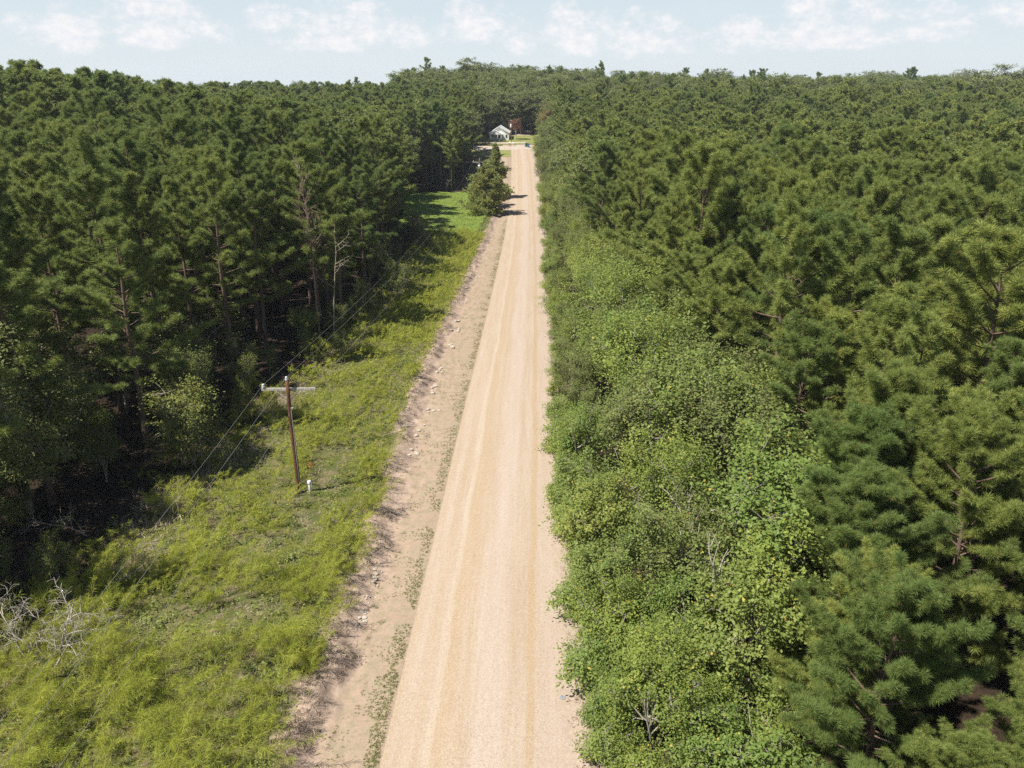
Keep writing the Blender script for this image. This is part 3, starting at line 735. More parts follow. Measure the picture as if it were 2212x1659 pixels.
for x, y, H in ((12.6, 23.0, 8.6), (16.2, 17.6, 8.2), (18.4, 27.4, 11.8), (13.2, 17.2, 6.4), (20.5, 21.5, 10.5), (15.0, 29.5, 11.0)):
    stand = [q for q in stand if (q[1] - x) ** 2 + (q[2] - y) ** 2 > 6.5]
    stand.append((math.hypot(x, y), x, y, H, 'r'))
# the bare dead pine stands in a gap of the front row
stand = [q for q in stand if not (48 < q[2] < 79 and abs(q[1] / q[2] + 19.4 / 75) < (0.024 if q[2] < 68 else 0.05))]
stand.sort()
N_SOLO = 296
solo, mass = stand[:N_SOLO], stand[N_SOLO:]
for k, (d, x, y, H, side) in enumerate(solo):
    if side == 'r':
        e = float(xr(y)) + float(right_edge(y))
        if d < 40: pr_, H0 = PINE_NEAR[k % 4], 12.0
        else: pr_, H0 = PINE_MID[rnd.randrange(7)], 15.0
        if y < 32: lab, gp = 'young pine with long needle tufts in the near right corner of the forest', 'young pines in the near right corner'
        elif x < e + 2.5: lab, gp = 'pine in the front row right of the road, behind the leafy roadside trees', 'front row pines behind the roadside trees'
        else: lab, gp = 'pine inside the dense stand right of the road, behind its front row', 'pines inside the right stand'
    else:
        e = float(trunk_x(y)); pr_, H0 = PINE_TALL[rnd.randrange(7)], 21.0
        if x > e - 4: lab, gp = 'tall pine in the front row of the forest left of the weedy strip', 'front row pines of the left forest'
        else: lab, gp = 'tall pine standing inside the dark forest left of the road, behind its front row', 'pines inside the left forest'
    plant('pine_tree', pr_, x, y, H, H0, rnd.uniform(0, 6.28), lab, 'pine tree', gp, wide=rnd.uniform(0.88, 1.2))

def scatter(name, pts, meshes, label_kind='stuff'):
    """one object whose points carry the plants (geometry nodes)"""
    coll = bpy.data.collections.new(name + '_kinds')
    for i, me in enumerate(meshes):
        o = bpy.data.objects.new('%s_kind' % name, me); coll.objects.link(o)
    arr = np.array(pts, float)
    me = bpy.data.meshes.new(name); me.vertices.add(len(arr)); me.vertices.foreach_set('co', arr[:, :3].astype(np.float32).ravel())
    for k, c, t in (('idx', 3, 'INT'), ('rz', 4, 'FLOAT'), ('sxy', 5, 'FLOAT'), ('sz', 6, 'FLOAT')):
        a = me.attributes.new(k, t, 'POINT'); a.data.foreach_set('value', arr[:, c].astype(np.int32 if t == 'INT' else np.float32))
    o = obj(name, me); tag(o, kind='stuff')
    ng = bpy.data.node_groups.new(name, 'GeometryNodeTree')
    ng.interface.new_socket('Geometry', in_out='INPUT', socket_type='NodeSocketGeometry'); ng.interface.new_socket('Geometry', in_out='OUTPUT', socket_type='NodeSocketGeometry')
    N, L = ng.nodes, ng.links
    gi, go = N.new('NodeGroupInput'), N.new('NodeGroupOutput')
    ci = N.new('GeometryNodeCollectionInfo'); ci.inputs['Collection'].default_value = coll; ci.inputs['Separate Children'].default_value = True; ci.inputs['Reset Children'].default_value = True
    ip = N.new('GeometryNodeInstanceOnPoints'); ip.inputs['Pick Instance'].default_value = True
    def na(k, t):
        n = N.new('GeometryNodeInputNamedAttribute'); n.data_type = t; n.inputs['Name'].default_value = k
        return n.outputs['Attribute']
    rv = N.new('ShaderNodeCombineXYZ'); L.new(na('rz', 'FLOAT'), rv.inputs[2])
    sv = N.new('ShaderNodeCombineXYZ'); sx = na('sxy', 'FLOAT'); L.new(sx, sv.inputs[0]); L.new(sx, sv.inputs[1]); L.new(na('sz', 'FLOAT'), sv.inputs[2])
    er = N.new('FunctionNodeEulerToRotation'); L.new(rv.outputs[0], er.inputs[0])
    L.new(gi.outputs[0], ip.inputs['Points']); L.new(ci.outputs[0], ip.inputs['Instance']); L.new(na('idx', 'INT'), ip.inputs['Instance Index'])
    L.new(er.outputs[0], ip.inputs['Rotation']); L.new(sv.outputs[0], ip.inputs['Scale']); L.new(ip.outputs[0], go.inputs[0])
    md = o.modifiers.new('scatter', 'NODES'); md.node_group = ng
    return o
def one_mesh(pair, name):
    a, b = pair
    me = a.copy(); import bmesh as _b
    bm = _b.new(); bm.from_mesh(a); n0 = len(bm.faces); bm.from_mesh(b); bm.faces.ensure_lookup_table()
    for f in bm.faces[n0:]: f.material_index = 1
    bm.to_mesh(me); bm.free(); me.materials.clear(); me.materials.append(a.materials[0]); me.materials.append(b.materials[0]); me.name = name
    return me
far_kinds = [one_mesh(p, 'wood_kind') for p in PINE_FAR + PINE_FAR_L + OAK_FAR]
pts = []
for d, x, y, H, side in mass:
    if side == 'r': i, s = rnd.randrange(5), H / 17.0
    else: i, s = 5 + rnd.randrange(5), H / 21.0
    if rnd.random() < 0.06: i, s = 10 + rnd.randrange(4), H / 16.0
    pts.append((x, y, float(ground(x, y)), i, rnd.uniform(0, 6.28), s * rnd.uniform(0.95, 1.2), s))
# the wood beyond: mixed crowns out to the skyline
y = 338.0
while y < 900:
    sp = 5.5 + (y - 335) / 80
    x = -0.75 * y - 20
    while x < 0.75 * y + 20:
        xx, yy = x + rnd.uniform(-0.4, 0.4) * sp, y + rnd.uniform(-0.4, 0.4) * sp
        pinish = rnd.random() < (0.45 if xx < -20 else 0.28)
        i = (5 + rnd.randrange(5)) if pinish else 10 + rnd.randrange(4)
        H = rnd.uniform(12, 20) if yy < 600 else rnd.uniform(12, 19)
        if -0.55 < xx / yy < -0.13: H *= 0.74
        if rnd.random() < 0.07: H *= 1.22
        s = H / (21.0 if pinish else 15.0)
        if not (yy < 338 and -30 < xx < 16): pts.append((xx, yy, float(ground(xx, yy)), i, rnd.uniform(0, 6.28), s * rnd.uniform(0.9, 1.15), s))
        x += sp
    y += sp
scatter('distant_forest', pts, far_kinds)

# ---- leafy trees right of the road
ROAD_R = []
def bushes():
    k = 0
    for y in np.concatenate([np.arange(25, 70, 3.5), np.arange(70, 165, 4.8), np.arange(165, 282, 6.5)]):
        edge = float(right_edge(y)) - 1.0
        u = 1.9 + rnd.uniform(-0.5, 0.8)
        while u < edge:
            yy = float(y) + rnd.uniform(-1.3, 1.3); x = float(xr(yy)) + u
            H = float(np.interp(u, [2, 5.5, 10], [4.4, 7.4, 8.6])) * rnd.uniform(0.72, 1.25)
            if abs(x - 0.303 * yy) < 1.3 and yy < 28.5: u += 2.0; continue
            if yy < 31: H *= 0.55 + 0.05 * (yy - 24)
            if yy > 150: H *= 1.15
            H = min(H, 8.8)
            dark = rnd.random() < 0.24
            if yy > 120 and rnd.random() < 0.3: dark = True
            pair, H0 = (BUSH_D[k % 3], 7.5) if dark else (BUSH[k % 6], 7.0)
            if u < 3.4: lab, gp = 'leafy green tree leaning over the right road edge', 'leafy trees along the right road edge'
            else: lab, gp = 'leafy green tree between the right road edge row and the pines', 'leafy trees between the road and the right pines'
            if dark: lab = 'dark ' + lab
            plant('leafy_tree', pair, x, yy, H, H0, rnd.uniform(0, 6.28), lab, 'tree', gp + (', dark' if dark else ''), wide=rnd.uniform(0.9, 1.12)); k += 1
            u += rnd.uniform(3.3, 4.8)
bushes()
for i in range(46):
    yy = 21 + i * 1.15 + rnd.uniform(-0.6, 0.6) if i < 30 else 55 + (i - 30) * 5.5; u = rnd.uniform(0.9, 1.8) if i % 2 else rnd.uniform(2.5, 7.5)
    if yy > 40: u = rnd.uniform(0.8, 1.6)
    near = yy < 27
    plant('shrub', SHRUB[i % 4], float(xr(yy)) + u, yy, rnd.uniform(1.5, 2.8), 2.6, rnd.uniform(0, 6.28),
          'low leafy shrub on the sandy right shoulder' if not near else 'low leafy shrub at the bottom right of the road', 'shrub',
          'low shrubs along the right shoulder' if not near else 'low shrubs nearest the camera')

for i in range(20):
    yy = 19.5 + i * 0.62 + rnd.uniform(-0.3, 0.3); u = 1.9 + (i * 2.63) % 7.2
    if i % 3: plant('shrub', SHRUB[i % 4], float(xr(yy)) + u, yy, rnd.uniform(1.8, 2.9), 2.6, rnd.uniform(0, 6.28), 'low leafy shrub at the bottom right of the road', 'shrub', 'low shrubs nearest the camera')
    elif abs(float(xr(yy)) + max(u, 3.4) - 0.303 * yy) > 1.2: plant('leafy_tree', BUSH[i % 6], float(xr(yy)) + max(u, 3.4), yy, rnd.uniform(3.0, 4.4), 7.0, rnd.uniform(0, 6.28), 'small leafy tree among the shrubs at the bottom right of the road', 'tree', 'small trees at the bottom right', wide=1.2)

# ---- left: understory along the dark forest edge
def at(px, py, lift=0.0): p = on_land(px, py, lift=lift); return float(p[0]), float(p[1])
plant('oak_tree', LEFT_BROAD[0], -29.0, 41.0, 12.5, 13.0, 0.4, 'big dark broadleaf tree at the left picture edge, sunlit on its upper left', 'tree')
plant('oak_tree', LEFT_BROAD[1], -27.0, 31.5, 8.0, 13.0, 2.0, 'broadleaf tree with yellow-green leaves at the shady lower left', 'tree')
plant('oak_tree', LEFT_BROAD[0], -28.5, 23.0, 9.5, 13.0, 1.1, 'dark leafy tree added out of view past the left edge to shade the weeds', 'tree')  # unseen tree, put in so that its shade reaches the lower left
plant('olive_tree', OLIVE[0], -21.5, 47.0, 6.2, 5.5, 0.2, 'sunlit yellow-olive small tree at the forest edge left of the utility pole', 'tree')
plant('olive_tree', OLIVE[1], -20.0, 55.0, 5.2, 5.5, 1.2, 'thin olive bush just behind the utility pole crossarm', 'tree', wide=0.55)
for i in range(44):
    yy = 27 + i * 2.75 + rnd.uniform(-2, 2)
    if 150 < yy < 206: continue
    x = float(trunk_x(yy)) + rnd.uniform(-4.5, 4.5 if i % 2 else 1.0)
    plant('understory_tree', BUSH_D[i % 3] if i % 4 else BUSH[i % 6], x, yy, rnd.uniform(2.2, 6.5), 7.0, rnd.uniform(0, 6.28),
          'small leafy tree in the dark understory of the left forest', 'tree', 'understory trees of the left forest')

for x, y, H in ((-31, 47, 7), (-34, 53, 8), (-36, 45, 8), (-30, 57, 6.5), (-27.5, 62, 6), (-38, 60, 8), (-33, 66, 7), (-41, 52, 9), (-36, 37, 7), (-31.5, 34, 6), (-28, 70, 6), (-44, 62, 9)):
    plant('understory_tree', BUSH_D[int(-x) % 3], x, y, H, 7.5, x, 'small leafy tree in the dark understory of the left forest', 'tree', 'understory trees of the left forest', wide=1.25)

# ---- cedars and the trees by the house
x, y = at(1052, 466)
CED = [cedar_meshes('cedar', 5, 8.0, 4.3, 0.4, 14, 5200), cedar_meshes('cedar_slim', 6, 9.0, 2.3, 0.6, 14, 3600)]
plant('cedar_tree', CED[0], x, y, 10.2, 8.0, 0, 'broad dark cedar tree beside the road in front of the mown field', 'cedar tree', wide=1.15)
plant('cedar_tree', CED[1], x + 1.6, y + 23, 13.0, 9.0, 1, 'tall slim cedar tree behind the broad cedar, beside the road', 'cedar tree')
plant('cedar_tree', CED[0], x - 0.5, y + 11, 10.0, 8.0, 2, 'middle cedar tree between the broad cedar and the slim cedar', 'cedar tree', wide=0.8)
RED = broad_meshes('red_tree', 201, 7.6, 2.2, 3.4, 120, 26, 0.24, 'leaf_red', 'pale_bark', lumps=5, rc=0.5)
x, y = at(1114, 303); plant('russet_tree', RED, x, y, 8.0, 7.6, 0, 'russet-leaved tree with pale trunk right of the white house', 'tree')
TAN = broad_meshes('tan_tree', 203, 13, 4.0, 2.5, 200, 24, 0.42, 'leaf_tan', lumps=7, rc=0.6)
plant('turning_tree', TAN, 12.5, 290, 15.0, 13.0, 0.3, 'yellowing tall tree right of the road end', 'tree')
plant('turning_tree', TAN, -14.5, 296, 12.0, 13.0, 2.3, 'olive-tan tree left of the white house', 'tree', wide=0.7)
for i in range(15):
    xx = -34 + i * 3.7 + rnd.uniform(-1, 1); yy = 326 + rnd.uniform(0, 7)
    plant('oak_tree', OAK_FAR[i % 4], xx, yy, rnd.uniform(13, 17.5), 15.0, rnd.uniform(0, 6.28), 'dark oak in the row of trees behind the white house', 'tree', 'dark oaks behind the white house')
for i in range(13):
    yy = 208 + i * 8.5; xx = float(xr(yy)) + rnd.uniform(5, 8)
    plant('oak_tree', OAK_FAR[i % 4], xx, yy, rnd.uniform(8, 12), 15.0, rnd.uniform(0, 6.28), 'round-crowned tree at the far right roadside before the road end', 'tree', 'round-crowned trees at the far right roadside')
plant('oak_tree', OAK_FAR[1], 24, 168, 15.5, 15.0, 0.9, 'brown-tinged oak among the pines right of the road end', 'tree', wide=1.1)
plant('oak_tree', OAK_FAR[2], 31, 176, 15.0, 15.0, 2.2, 'brownish oak just behind the brown-tinged oak among the right pines', 'tree', wide=1.1)

# ---- bare trees and fallen branches
def wood(name, me, x, y, rz, label, cat, group=None, sc=1.0, lift=0.0):
    o = obj(name, me); o.location = (x, y, float(ground(x, y)) + lift); o.rotation_euler = (0, 0, rz); o.scale = (sc,) * 3
    return tag(o, label, cat, group)
wood('dead_pine', bare_tree('dead_pine', 301, 17.6, 0.13, M['snag_wood'], (0.0, 0.0), 2, 0.55, 0.42, 16, 0.7, 0, 0.92, 0.006, side_len=0.13), -19.4, 75.0, 0.4, 'tall bare dead pine trunk with dry branches at the left forest edge', 'dead tree')
wood('dead_tree', bare_tree('dead_tree', 302, 10.5, 0.085, M['dead_wood'], (0.04, 0.0), 2, 0.75, 0.5, 8, 0.3, 0, 0.9, 0.04, side_len=0.28), -18.2, 75.8, 1.3, 'shorter bare dead tree with crooked branches right of the tall dead pine', 'dead tree')
wood('dead_tree', bare_tree('arching_tree', 305, 5.0, 0.075, M['pale_bark'], (0.15, 0.0), 3, 0.66, 0.15, 11, 0.6, 0.5, 0.85, 0.10), -20.0, 27.0, 0.0, 'pale leafless tree with arching branches at the lower left edge', 'dead tree')
wood('dead_tree', bare_tree('leaning_dead_tree', 306, 4.6, 0.06, M['pale_bark'], (0.35, -0.1), 3, 0.66, 0.15, 10, 0.5, 0.6, 0.85, 0.10), -21.3, 27.6, 0.5, 'grey leafless tree just left of the arching pale one, at the left picture edge', 'dead tree')
wood('pale_trunk', bare_tree('pale_trunk', 304, 5.6, 0.12, M['pale_bark'], (0.03, 0.0), 2, 0.5, 0.5, 5, 0.6, 0, 0.75, 0.05), *at(1515, 1440), 0.9, 'pale forked bare trunk standing among the leafy trees right of the road', 'dead tree')
for i, (px, py, rz, sc, lb) in enumerate([(235, 1285, 0.3, 1.0, 'pile of pale dry branches at the shady left edge of the weeds'), (395, 1135, 1.9, 0.9, 'grey fallen branch at the forest edge below the olive tree'), (540, 960, 0.8, 0.7, 'broken pale branch at the forest edge behind the utility pole'),
                                          (190, 1170, 2.6, 0.9, 'tangle of grey dead twigs in the shade at lower left')]):
    x, y = at(px, py)
    me = bare_tree('fallen_branch', 320 + i, 3.4, 0.05, M['dead_wood'], (2.6, 0.4), 3, 0.62, 0.1, 9, 0.25, 0.25, 0.85, 0.08)
    wood('fallen_branch', me, x, y, rz, lb, 'branch', sc=sc, lift=0.35)
x, y = at(965, 415); wood('bare_bush', bare_tree('bare_bush', 331, 2.6, 0.05, M['dead_wood'], (0, 0), 3, 0.4, 0.05, 12, 0.9, 0, 0.8, 0.05), x, y, 0, 'small leafless bush at the far end of the mown field', 'bush')

# ------------------------------------------------------------------ weeds and grasses (uncountable)
rng = np.random.default_rng(99)
def weed_field():
    """feathery fennel plumes between the bank and the forest edge"""
    Ps = []
    for y0, y1, dn in ((19, 34, 7.5), (34, 50, 7.0), (50, 80, 6.0), (80, 150, 4.0)):
        n = int((y1 - y0) * 22 * dn); yy = rng.uniform(y0, y1, n); xx = rng.uniform(-26, 0, n)
        b = xl(yy) - bank_u(yy); ok = (xx < b - 0.05 + rng.normal(size=n) * 0.12) & (xx > forest_x(yy) - 2.5 + rng.normal(size=n) * 1.5)
        clump = vnoise(xx * 0.55 + 3, yy * 0.55); gap = vnoise(xx * 0.33 + 40, yy * 0.33 + 7)
        ok &= (rng.random(n) < 0.10 + 1.5 * clump) & (gap > 0.30)
        Ps.append(np.stack([xx[ok], yy[ok], np.full(ok.sum(), dn)], 1))
    P = np.concatenate(Ps); n = len(P)
    z = ground(P[:, 0], P[:, 1])
    hgt = (0.55 + 1.75 * vnoise(P[:, 0] * 0.75 + 9, P[:, 1] * 0.75)) * rng.uniform(0.75, 1.25, n) * np.interp(P[:, 1], [20, 30, 45, 60], [1.15, 1.0, 0.85, 0.8])
    lean_az = rng.normal(size=n) * 0.9 - 0.3; lean = rng.uniform(0.35, 0.95, n)
    ld = np.stack([np.cos(lean_az), np.sin(lean_az), np.zeros(n)], 1)
    Vs, Qs, Ts, off = [], [], [], 0
    K = np.where(P[:, 1] < 36, 120, np.where(P[:, 1] < 60, 60, 28))
    tint0 = np.clip(0.45 + 0.5 * (vnoise(P[:, 0] * 0.7, P[:, 1] * 0.7 + 20) - 0.5) + rng.normal(size=n) * 0.18, 0, 0.93)
    for kk in np.unique(K):
        s = K == kk; m = s.sum(); p = np.stack([P[s, 0], P[s, 1], z[s]], 1); h = hgt[s][:, None]; l = lean[s][:, None]; d = ld[s]
        q = rng.random((m, kk)) ** 0.8 * 0.78 + 0.22                                   # place along the arching stem
        st = p[:, None] + d[:, None] * (l[:, None] * h[:, None] * (q[..., None] ** 2)) + np.array([0, 0, 1.0]) * (h[:, None] * (q - 0.28 * l * q * q)[..., None])
        tang = unit(d[:, None] * (2 * l[:, None] * q[..., None]) + np.array([0, 0, 1.0]) * (1 - 0.56 * l * q)[..., None])
        fr = unit(tang * 0.75 + rng.normal(size=(m, kk, 3)) * 0.55 + np.array([0, 0, -0.05]))
        ln = h[:, None] * 0.30 * (1.15 - 0.7 * q[..., None]) * rng.uniform(0.7, 1.3, (m, kk, 1))
        wd = (0.0075 if kk > 100 else 0.011 if kk > 40 else 0.024)
        side = unit(np.cross(fr, rng.normal(size=(m, kk, 3)))) * wd
        tip = st + fr * ln; tip[..., 2] -= 0.12 * ln[..., 0]
        mid = st + fr * ln * 0.5
        V = np.stack([st, mid + side, tip, mid - side], 2).reshape(-1, 3)
        Vs.append(V); Qs.append(np.arange(len(V)).reshape(-1, 4) + off); off += len(V)
        t = np.clip(tint0[s][:, None] + rng.normal(size=(m, kk)) * 0.12, 0, 0.94); t = np.where(rng.random((m, kk)) > 0.97, 1.0, t)
        Ts.append(np.repeat(t.ravel(), 4))
    tag(obj('fennel_weeds', mesh_np('fennel_weeds', np.concatenate(Vs), [np.concatenate(Qs)], M['fennel'], tint=np.concatenate(Ts))), kind='stuff')
weed_field()
def herb_cover():
    """low leafy plants under and between the plumes and at the bank's lip"""
    n = 26000; yy = 19 + 150 * rng.random(n) ** 2.0; xx = rng.uniform(-27, 0, n)
    b = xl(yy) - bank_u(yy); ok = (xx < b + 0.1) & (xx > forest_x(yy) - 2.5) & (rng.random(n) < 0.05 + 0.8 * vnoise(xx * 0.8, yy * 0.8 + 50))
    xx, yy = xx[ok], yy[ok]; n = len(xx); k = 9
    c = np.stack([xx, yy, ground(xx, yy) + rng.uniform(0.05, 0.35, n)], 1)
    P = (c[:, None] + rng.normal(size=(n, k, 3)) * np.array([0.14, 0.14, 0.10])).reshape(-1, 3)
    Nn = unit(np.array([0, 0, 1.0]) + rng.normal(size=P.shape) * 0.5)
    t = np.repeat(np.clip(0.45 + rng.normal(size=n) * 0.22, 0, 0.92), k)
    V, Q, tv = leaf_quads(rng, P, Nn, 0.13, 0.5, t)
    tag(obj('leafy_ground_cover', mesh_np('leafy_ground_cover', V, [Q], M['herb'], tint=tv)), kind='stuff')
herb_cover()
def blades(name, P, K, ln, wd, mt, flat=0.3):
    n = len(P); A = unit(np.array([0, 0, 1.0]) + rng.normal(size=(n, 3)) * flat)
    V, Q, tv = tufts_mesh(rng, P, A, K, ln, wd, spread=(0.1, 1.25), back=0.02, droop=0.25)
    return tag(obj(name, mesh_np(name, V, [Q], mt, tint=tv)), kind='stuff')
def dry_grass():
    n = 3000; yy = 19 + 130 * rng.random(n) ** 1.7; u = bank_u(yy) + rng.normal(size=n) * 0.40 - 0.35
    xx = xl(yy) - u; ok = vnoise(xx * 1.1 + 5, yy * 0.8) > 0.46; xx, yy = xx[ok], yy[ok]
    blades('dry_grass', np.stack([xx, yy, ground(xx, yy) + 0.03], 1), 9, 0.34, 0.008, M['straw'], 2.6)
    n = 26000; yy = 19 + 75 * rng.random(n) ** 1.3; xx = rng.uniform(-26, -6, n)
    ok = (xx < xl(yy) - bank_u(yy) - 0.2) & (xx > forest_x(yy) - 2) & (rng.random(n) < 0.25 + 0.75 * vnoise(xx * 0.9 + 30, yy * 0.9)); xx, yy = xx[ok], yy[ok]
    tan_ = vnoise(xx * 0.5 + 70, yy * 0.5) > 0.62
    Pg = np.stack([xx, yy, ground(xx, yy)], 1)
    blades('short_grass', Pg[~tan_], 8, 0.34, 0.009, M['fennel'], 0.6)
    blades('faded_grass', Pg[tan_], 8, 0.32, 0.008, M['straw'], 1.0)
    n = 2600; yy = 22 + 130 * rng.random(n) ** 1.4; xx = forest_x(yy) + rng.normal(size=n) * 1.1; ok = vnoise(xx * 0.7, yy * 0.5 + 9) > 0.5
    xx, yy = xx[ok], yy[ok]
    blades('dry_brush', np.stack([xx, yy, ground(xx, yy) + 0.05], 1), 10, 0.75, 0.012, M['straw'], 1.2)
dry_grass()
def verge_tufts():
    n = 9000; yy = 19 + 150 * rng.random(n) ** 1.8; u = np.abs(rng.normal(size=n)) * 0.48 + 0.10
    u2 = rng.uniform(0.2, 2.9, n); u = np.where(rng.random(n) < 0.62, u, u2)
    xx = xl(yy) - u; ok = (vnoise(xx * 1.3, yy * 0.9) > np.where(u < 0.7, 0.34, 0.50)); xx, yy = xx[ok], yy[ok]
    blades('verge_grass', np.stack([xx, yy, ground(xx, yy)], 1), 10, 0.10, 0.011, M['tuft'], 0.6)
    n = 1500; yy = 19 + 120 * rng.random(n) ** 1.5; xx = xr(yy) + 0.3 + rng.random(n) * 1.6
    blades('shoulder_grass', np.stack([xx, yy, ground(xx, yy)], 1), 8, 0.22, 0.011, M['straw'], 0.9)
verge_tufts()
def grass_strip():
    """grass between ditch and mown field"""
    n = 16000; yy = rng.uniform(75, 206, n); xx = rng.uniform(-24, -3, n)
    b = xl(yy) - bank_u(yy); ok = (xx < b) & (xx > forest_x(yy) - 3); xx, yy = xx[ok], yy[ok]; lawn = yy > 150
    P = np.stack([xx, yy, ground(xx, yy)], 1)
    blades('long_grass', P[~lawn], 8, 0.55, 0.03, M['fennel'], 0.4)
    P[:, 2] += 0.1
    blades('mown_grass_blades', P[lawn], 8, 0.16, 0.03, M['lawn_grass'], 0.5)
grass_strip()

# ------------------------------------------------------------------ stones in the ditch
def stones():
    ms = []
    for i in range(5):
        r = np.random.default_rng(400 + i); G = Geo()
        prof_ = [(0.35, -0.25), (0.85, -0.1), (1.0, 0.15), (0.8, 0.45), (0.35, 0.62)]
        G.lathe(prof_, (0, 0, 0), 8); V = np.concatenate(G.v); V += r.normal(size=V.shape) * 0.13; V[:, 0] *= r.uniform(0.8, 1.5)
        G.v = [V]; ms.append(G.mesh('rock', M['stone']))
    spots = []
    rr = random.Random(5)
    def pile(px, py, n, sx, sy, s0, s1, lab, gp):
        x, y = at(px, py)
        for i in range(n): spots.append((x + rr.gauss(0, sx), y + rr.gauss(0, sy), rr.uniform(s0, s1), lab, gp))
    pile(780, 1325, 14, 0.13, 0.28, 0.05, 0.13, 'pale limestone rock in the lowest rock pile of the ditch', 'rocks in the lowest ditch pile')
    pile(808, 1240, 16, 0.12, 0.55, 0.05, 0.11, 'pale limestone rock in the long strip of rocks in the ditch', 'rocks in the long ditch strip')
    pile(795, 1285, 8, 0.12, 0.30, 0.04, 0.09, 'pale limestone rock between the lowest pile and the long strip', 'rocks between pile and strip')
    for px, py in ((905, 922), (928, 880), (940, 838), (955, 800), (975, 745), (984, 712), (992, 690), (1002, 655), (1012, 628), (1022, 600), (1040, 545), (890, 980)):
        pile(px, py, 4, 0.30, 0.45, 0.09, 0.22, 'larger pale rock in one of the small heaps along the ditch', 'rocks of the small ditch heaps')
    for i, (x, y, s, lab, gp) in enumerate(spots):
        o = obj('rock', ms[i % 5]); o.location = (x, y, float(ground(x, y)) + 0.25 * s); o.scale = (s, s, s * 0.8); o.rotation_euler = (0, 0, rr.uniform(0, 6.28)); tag(o, lab, 'rock', gp)
stones()

# ------------------------------------------------------------------ utility poles and wires
def utility_pole(x, y, H, label, rz=0.0, transformer=False, arm=3.2, bare=False):
    g = float(ground(x, y)); e = empty('utility_pole', (x, y, g), rz); tag(e, label, 'utility pole', 'utility poles along the road')
    G = Geo(); zs = np.linspace(-0.3, H, 9); G.tube([(0.02 * math.sin(z), 0, z) for z in zs], np.linspace(0.155, 0.105, 9), 12); obj('pole', G.mesh('pole', M['pole_wood'], smooth=True), e)
    za = H - 0.62
    if not bare:
        G = Geo(); G.box((0, 0.19, za), (arm, 0.11, 0.15)); obj('crossarm', G.mesh('crossarm', M['arm_wood']), e)
    for s in (() if bare else (-1, 1)):
        G = Geo(); a = np.array([s * 0.10, 0.12, za - 0.62]); b = np.array([s * 0.80, 0.16, za - 0.08]); G.tube([a, b], 0.028, 6); obj('arm_brace', G.mesh('arm_brace', M['arm_wood']), e)
    pr_ins = [(0.03, 0), (0.035, 0.05), (0.10, 0.06), (0.105, 0.10), (0.06, 0.11), (0.095, 0.125), (0.10, 0.16), (0.055, 0.18), (0.075, 0.20), (0.07, 0.26), (0.02, 0.28)]
    for c in ((-arm / 2 + 0.12, 0.19, za + 0.075), (0, 0, H - 0.02))[bare:]:
        G = Geo(); G.lathe(pr_ins, c, 12); obj('insulator', G.mesh('insulator', M['porcelain'], smooth=True), e)
    G = Geo(); G.tube([(0.13, -0.05, H - 1.75), (0.24, -0.10, H - 1.72)], 0.03, 8); G.tube([(0.12, -0.11, 0.1), (0.10, -0.10, H - 1.7)], 0.012, 5); obj('ground_wire', G.mesh('ground_wire', M['steel']), e)
    if transformer:
        G = Geo(); G.lathe([(0.05, 0), (0.30, 0.02), (0.31, 0.1), (0.31, 1.0), (0.28, 1.1), (0.1, 1.16)], (-0.1, -0.5, H - 2.3), 16); t = obj('transformer', G.mesh('transformer', M['grey_paint'], smooth=True), e)
        for q in (-0.12, 0.12):
            G = Geo(); G.lathe([(0.04, 0), (0.06, 0.08), (0.04, 0.12), (0.06, 0.18), (0.02, 0.3)], (-0.1 + q, -0.5, H - 1.15), 8); obj('bushing', G.mesh('bushing', M['porcelain']), t)
    return e, za
px_, py_ = at(647, 1072)
POLES = [(px_, py_, 7.55, 0.02)]
def top_at(px, py, y):   # x where the line of sight passes distance y
    d = ray(px, py); t = y / d[1]; return float(d[0] * t), float(CAM_H + d[2] * t)
x2, z2 = top_at(1036, 345, 190); POLES.append((x2, 190, z2 - float(ground(x2, 190)), 0.05))
x3, z3 = top_at(1080, 268, 300); POLES.append((-0.3, 306, 7.4, 0.0))
labs = ['brown wooden utility pole with pale crossarm in the weeds', 'utility pole with white transformer beside the cedar trees', 'far utility pole with transformer beside the white house']
for i, (x, y, H, rz) in enumerate(POLES): utility_pole(x, y, H, labs[i], rz, i > 0, bare=i == 2)
def wires():
    prev = (POLES[0][0] - 2.6, -62.0)
    ends = [(prev[0], prev[1], float(ground(*prev)) + 8.0)] + [(x, y, float(ground(x, y)) + H) for x, y, H, rz in POLES]
    for nm, dx, dz, lab in (('power_line', 0.0, 0.22, 'middle power line running over the pole tops'), ('power_line', -1.48, -0.32, 'left power line running over the crossarm ends'), ('power_line', 0.24, -1.72, 'lowest power line running below the crossarms')):
        P = []
        for (a, b, sag) in zip(ends[:-1], ends[1:], (1.9, 2.6, 1.4)):
            for q in np.linspace(0, 1, 60)[(1 if P else 0):]:
                P.append((a[0] + (b[0] - a[0]) * q + dx, a[1] + (b[1] - a[1]) * q + 0.19 * (dx < -1) - 0.1 * (dx > 0), a[2] + (b[2] - a[2]) * q + dz - sag * 4 * q * (1 - q)))
        G = Geo(); G.tube(P, 0.0075, 5); tag(obj(nm, G.mesh(nm, M['wire'])), lab, 'power line', 'power lines')
wires()
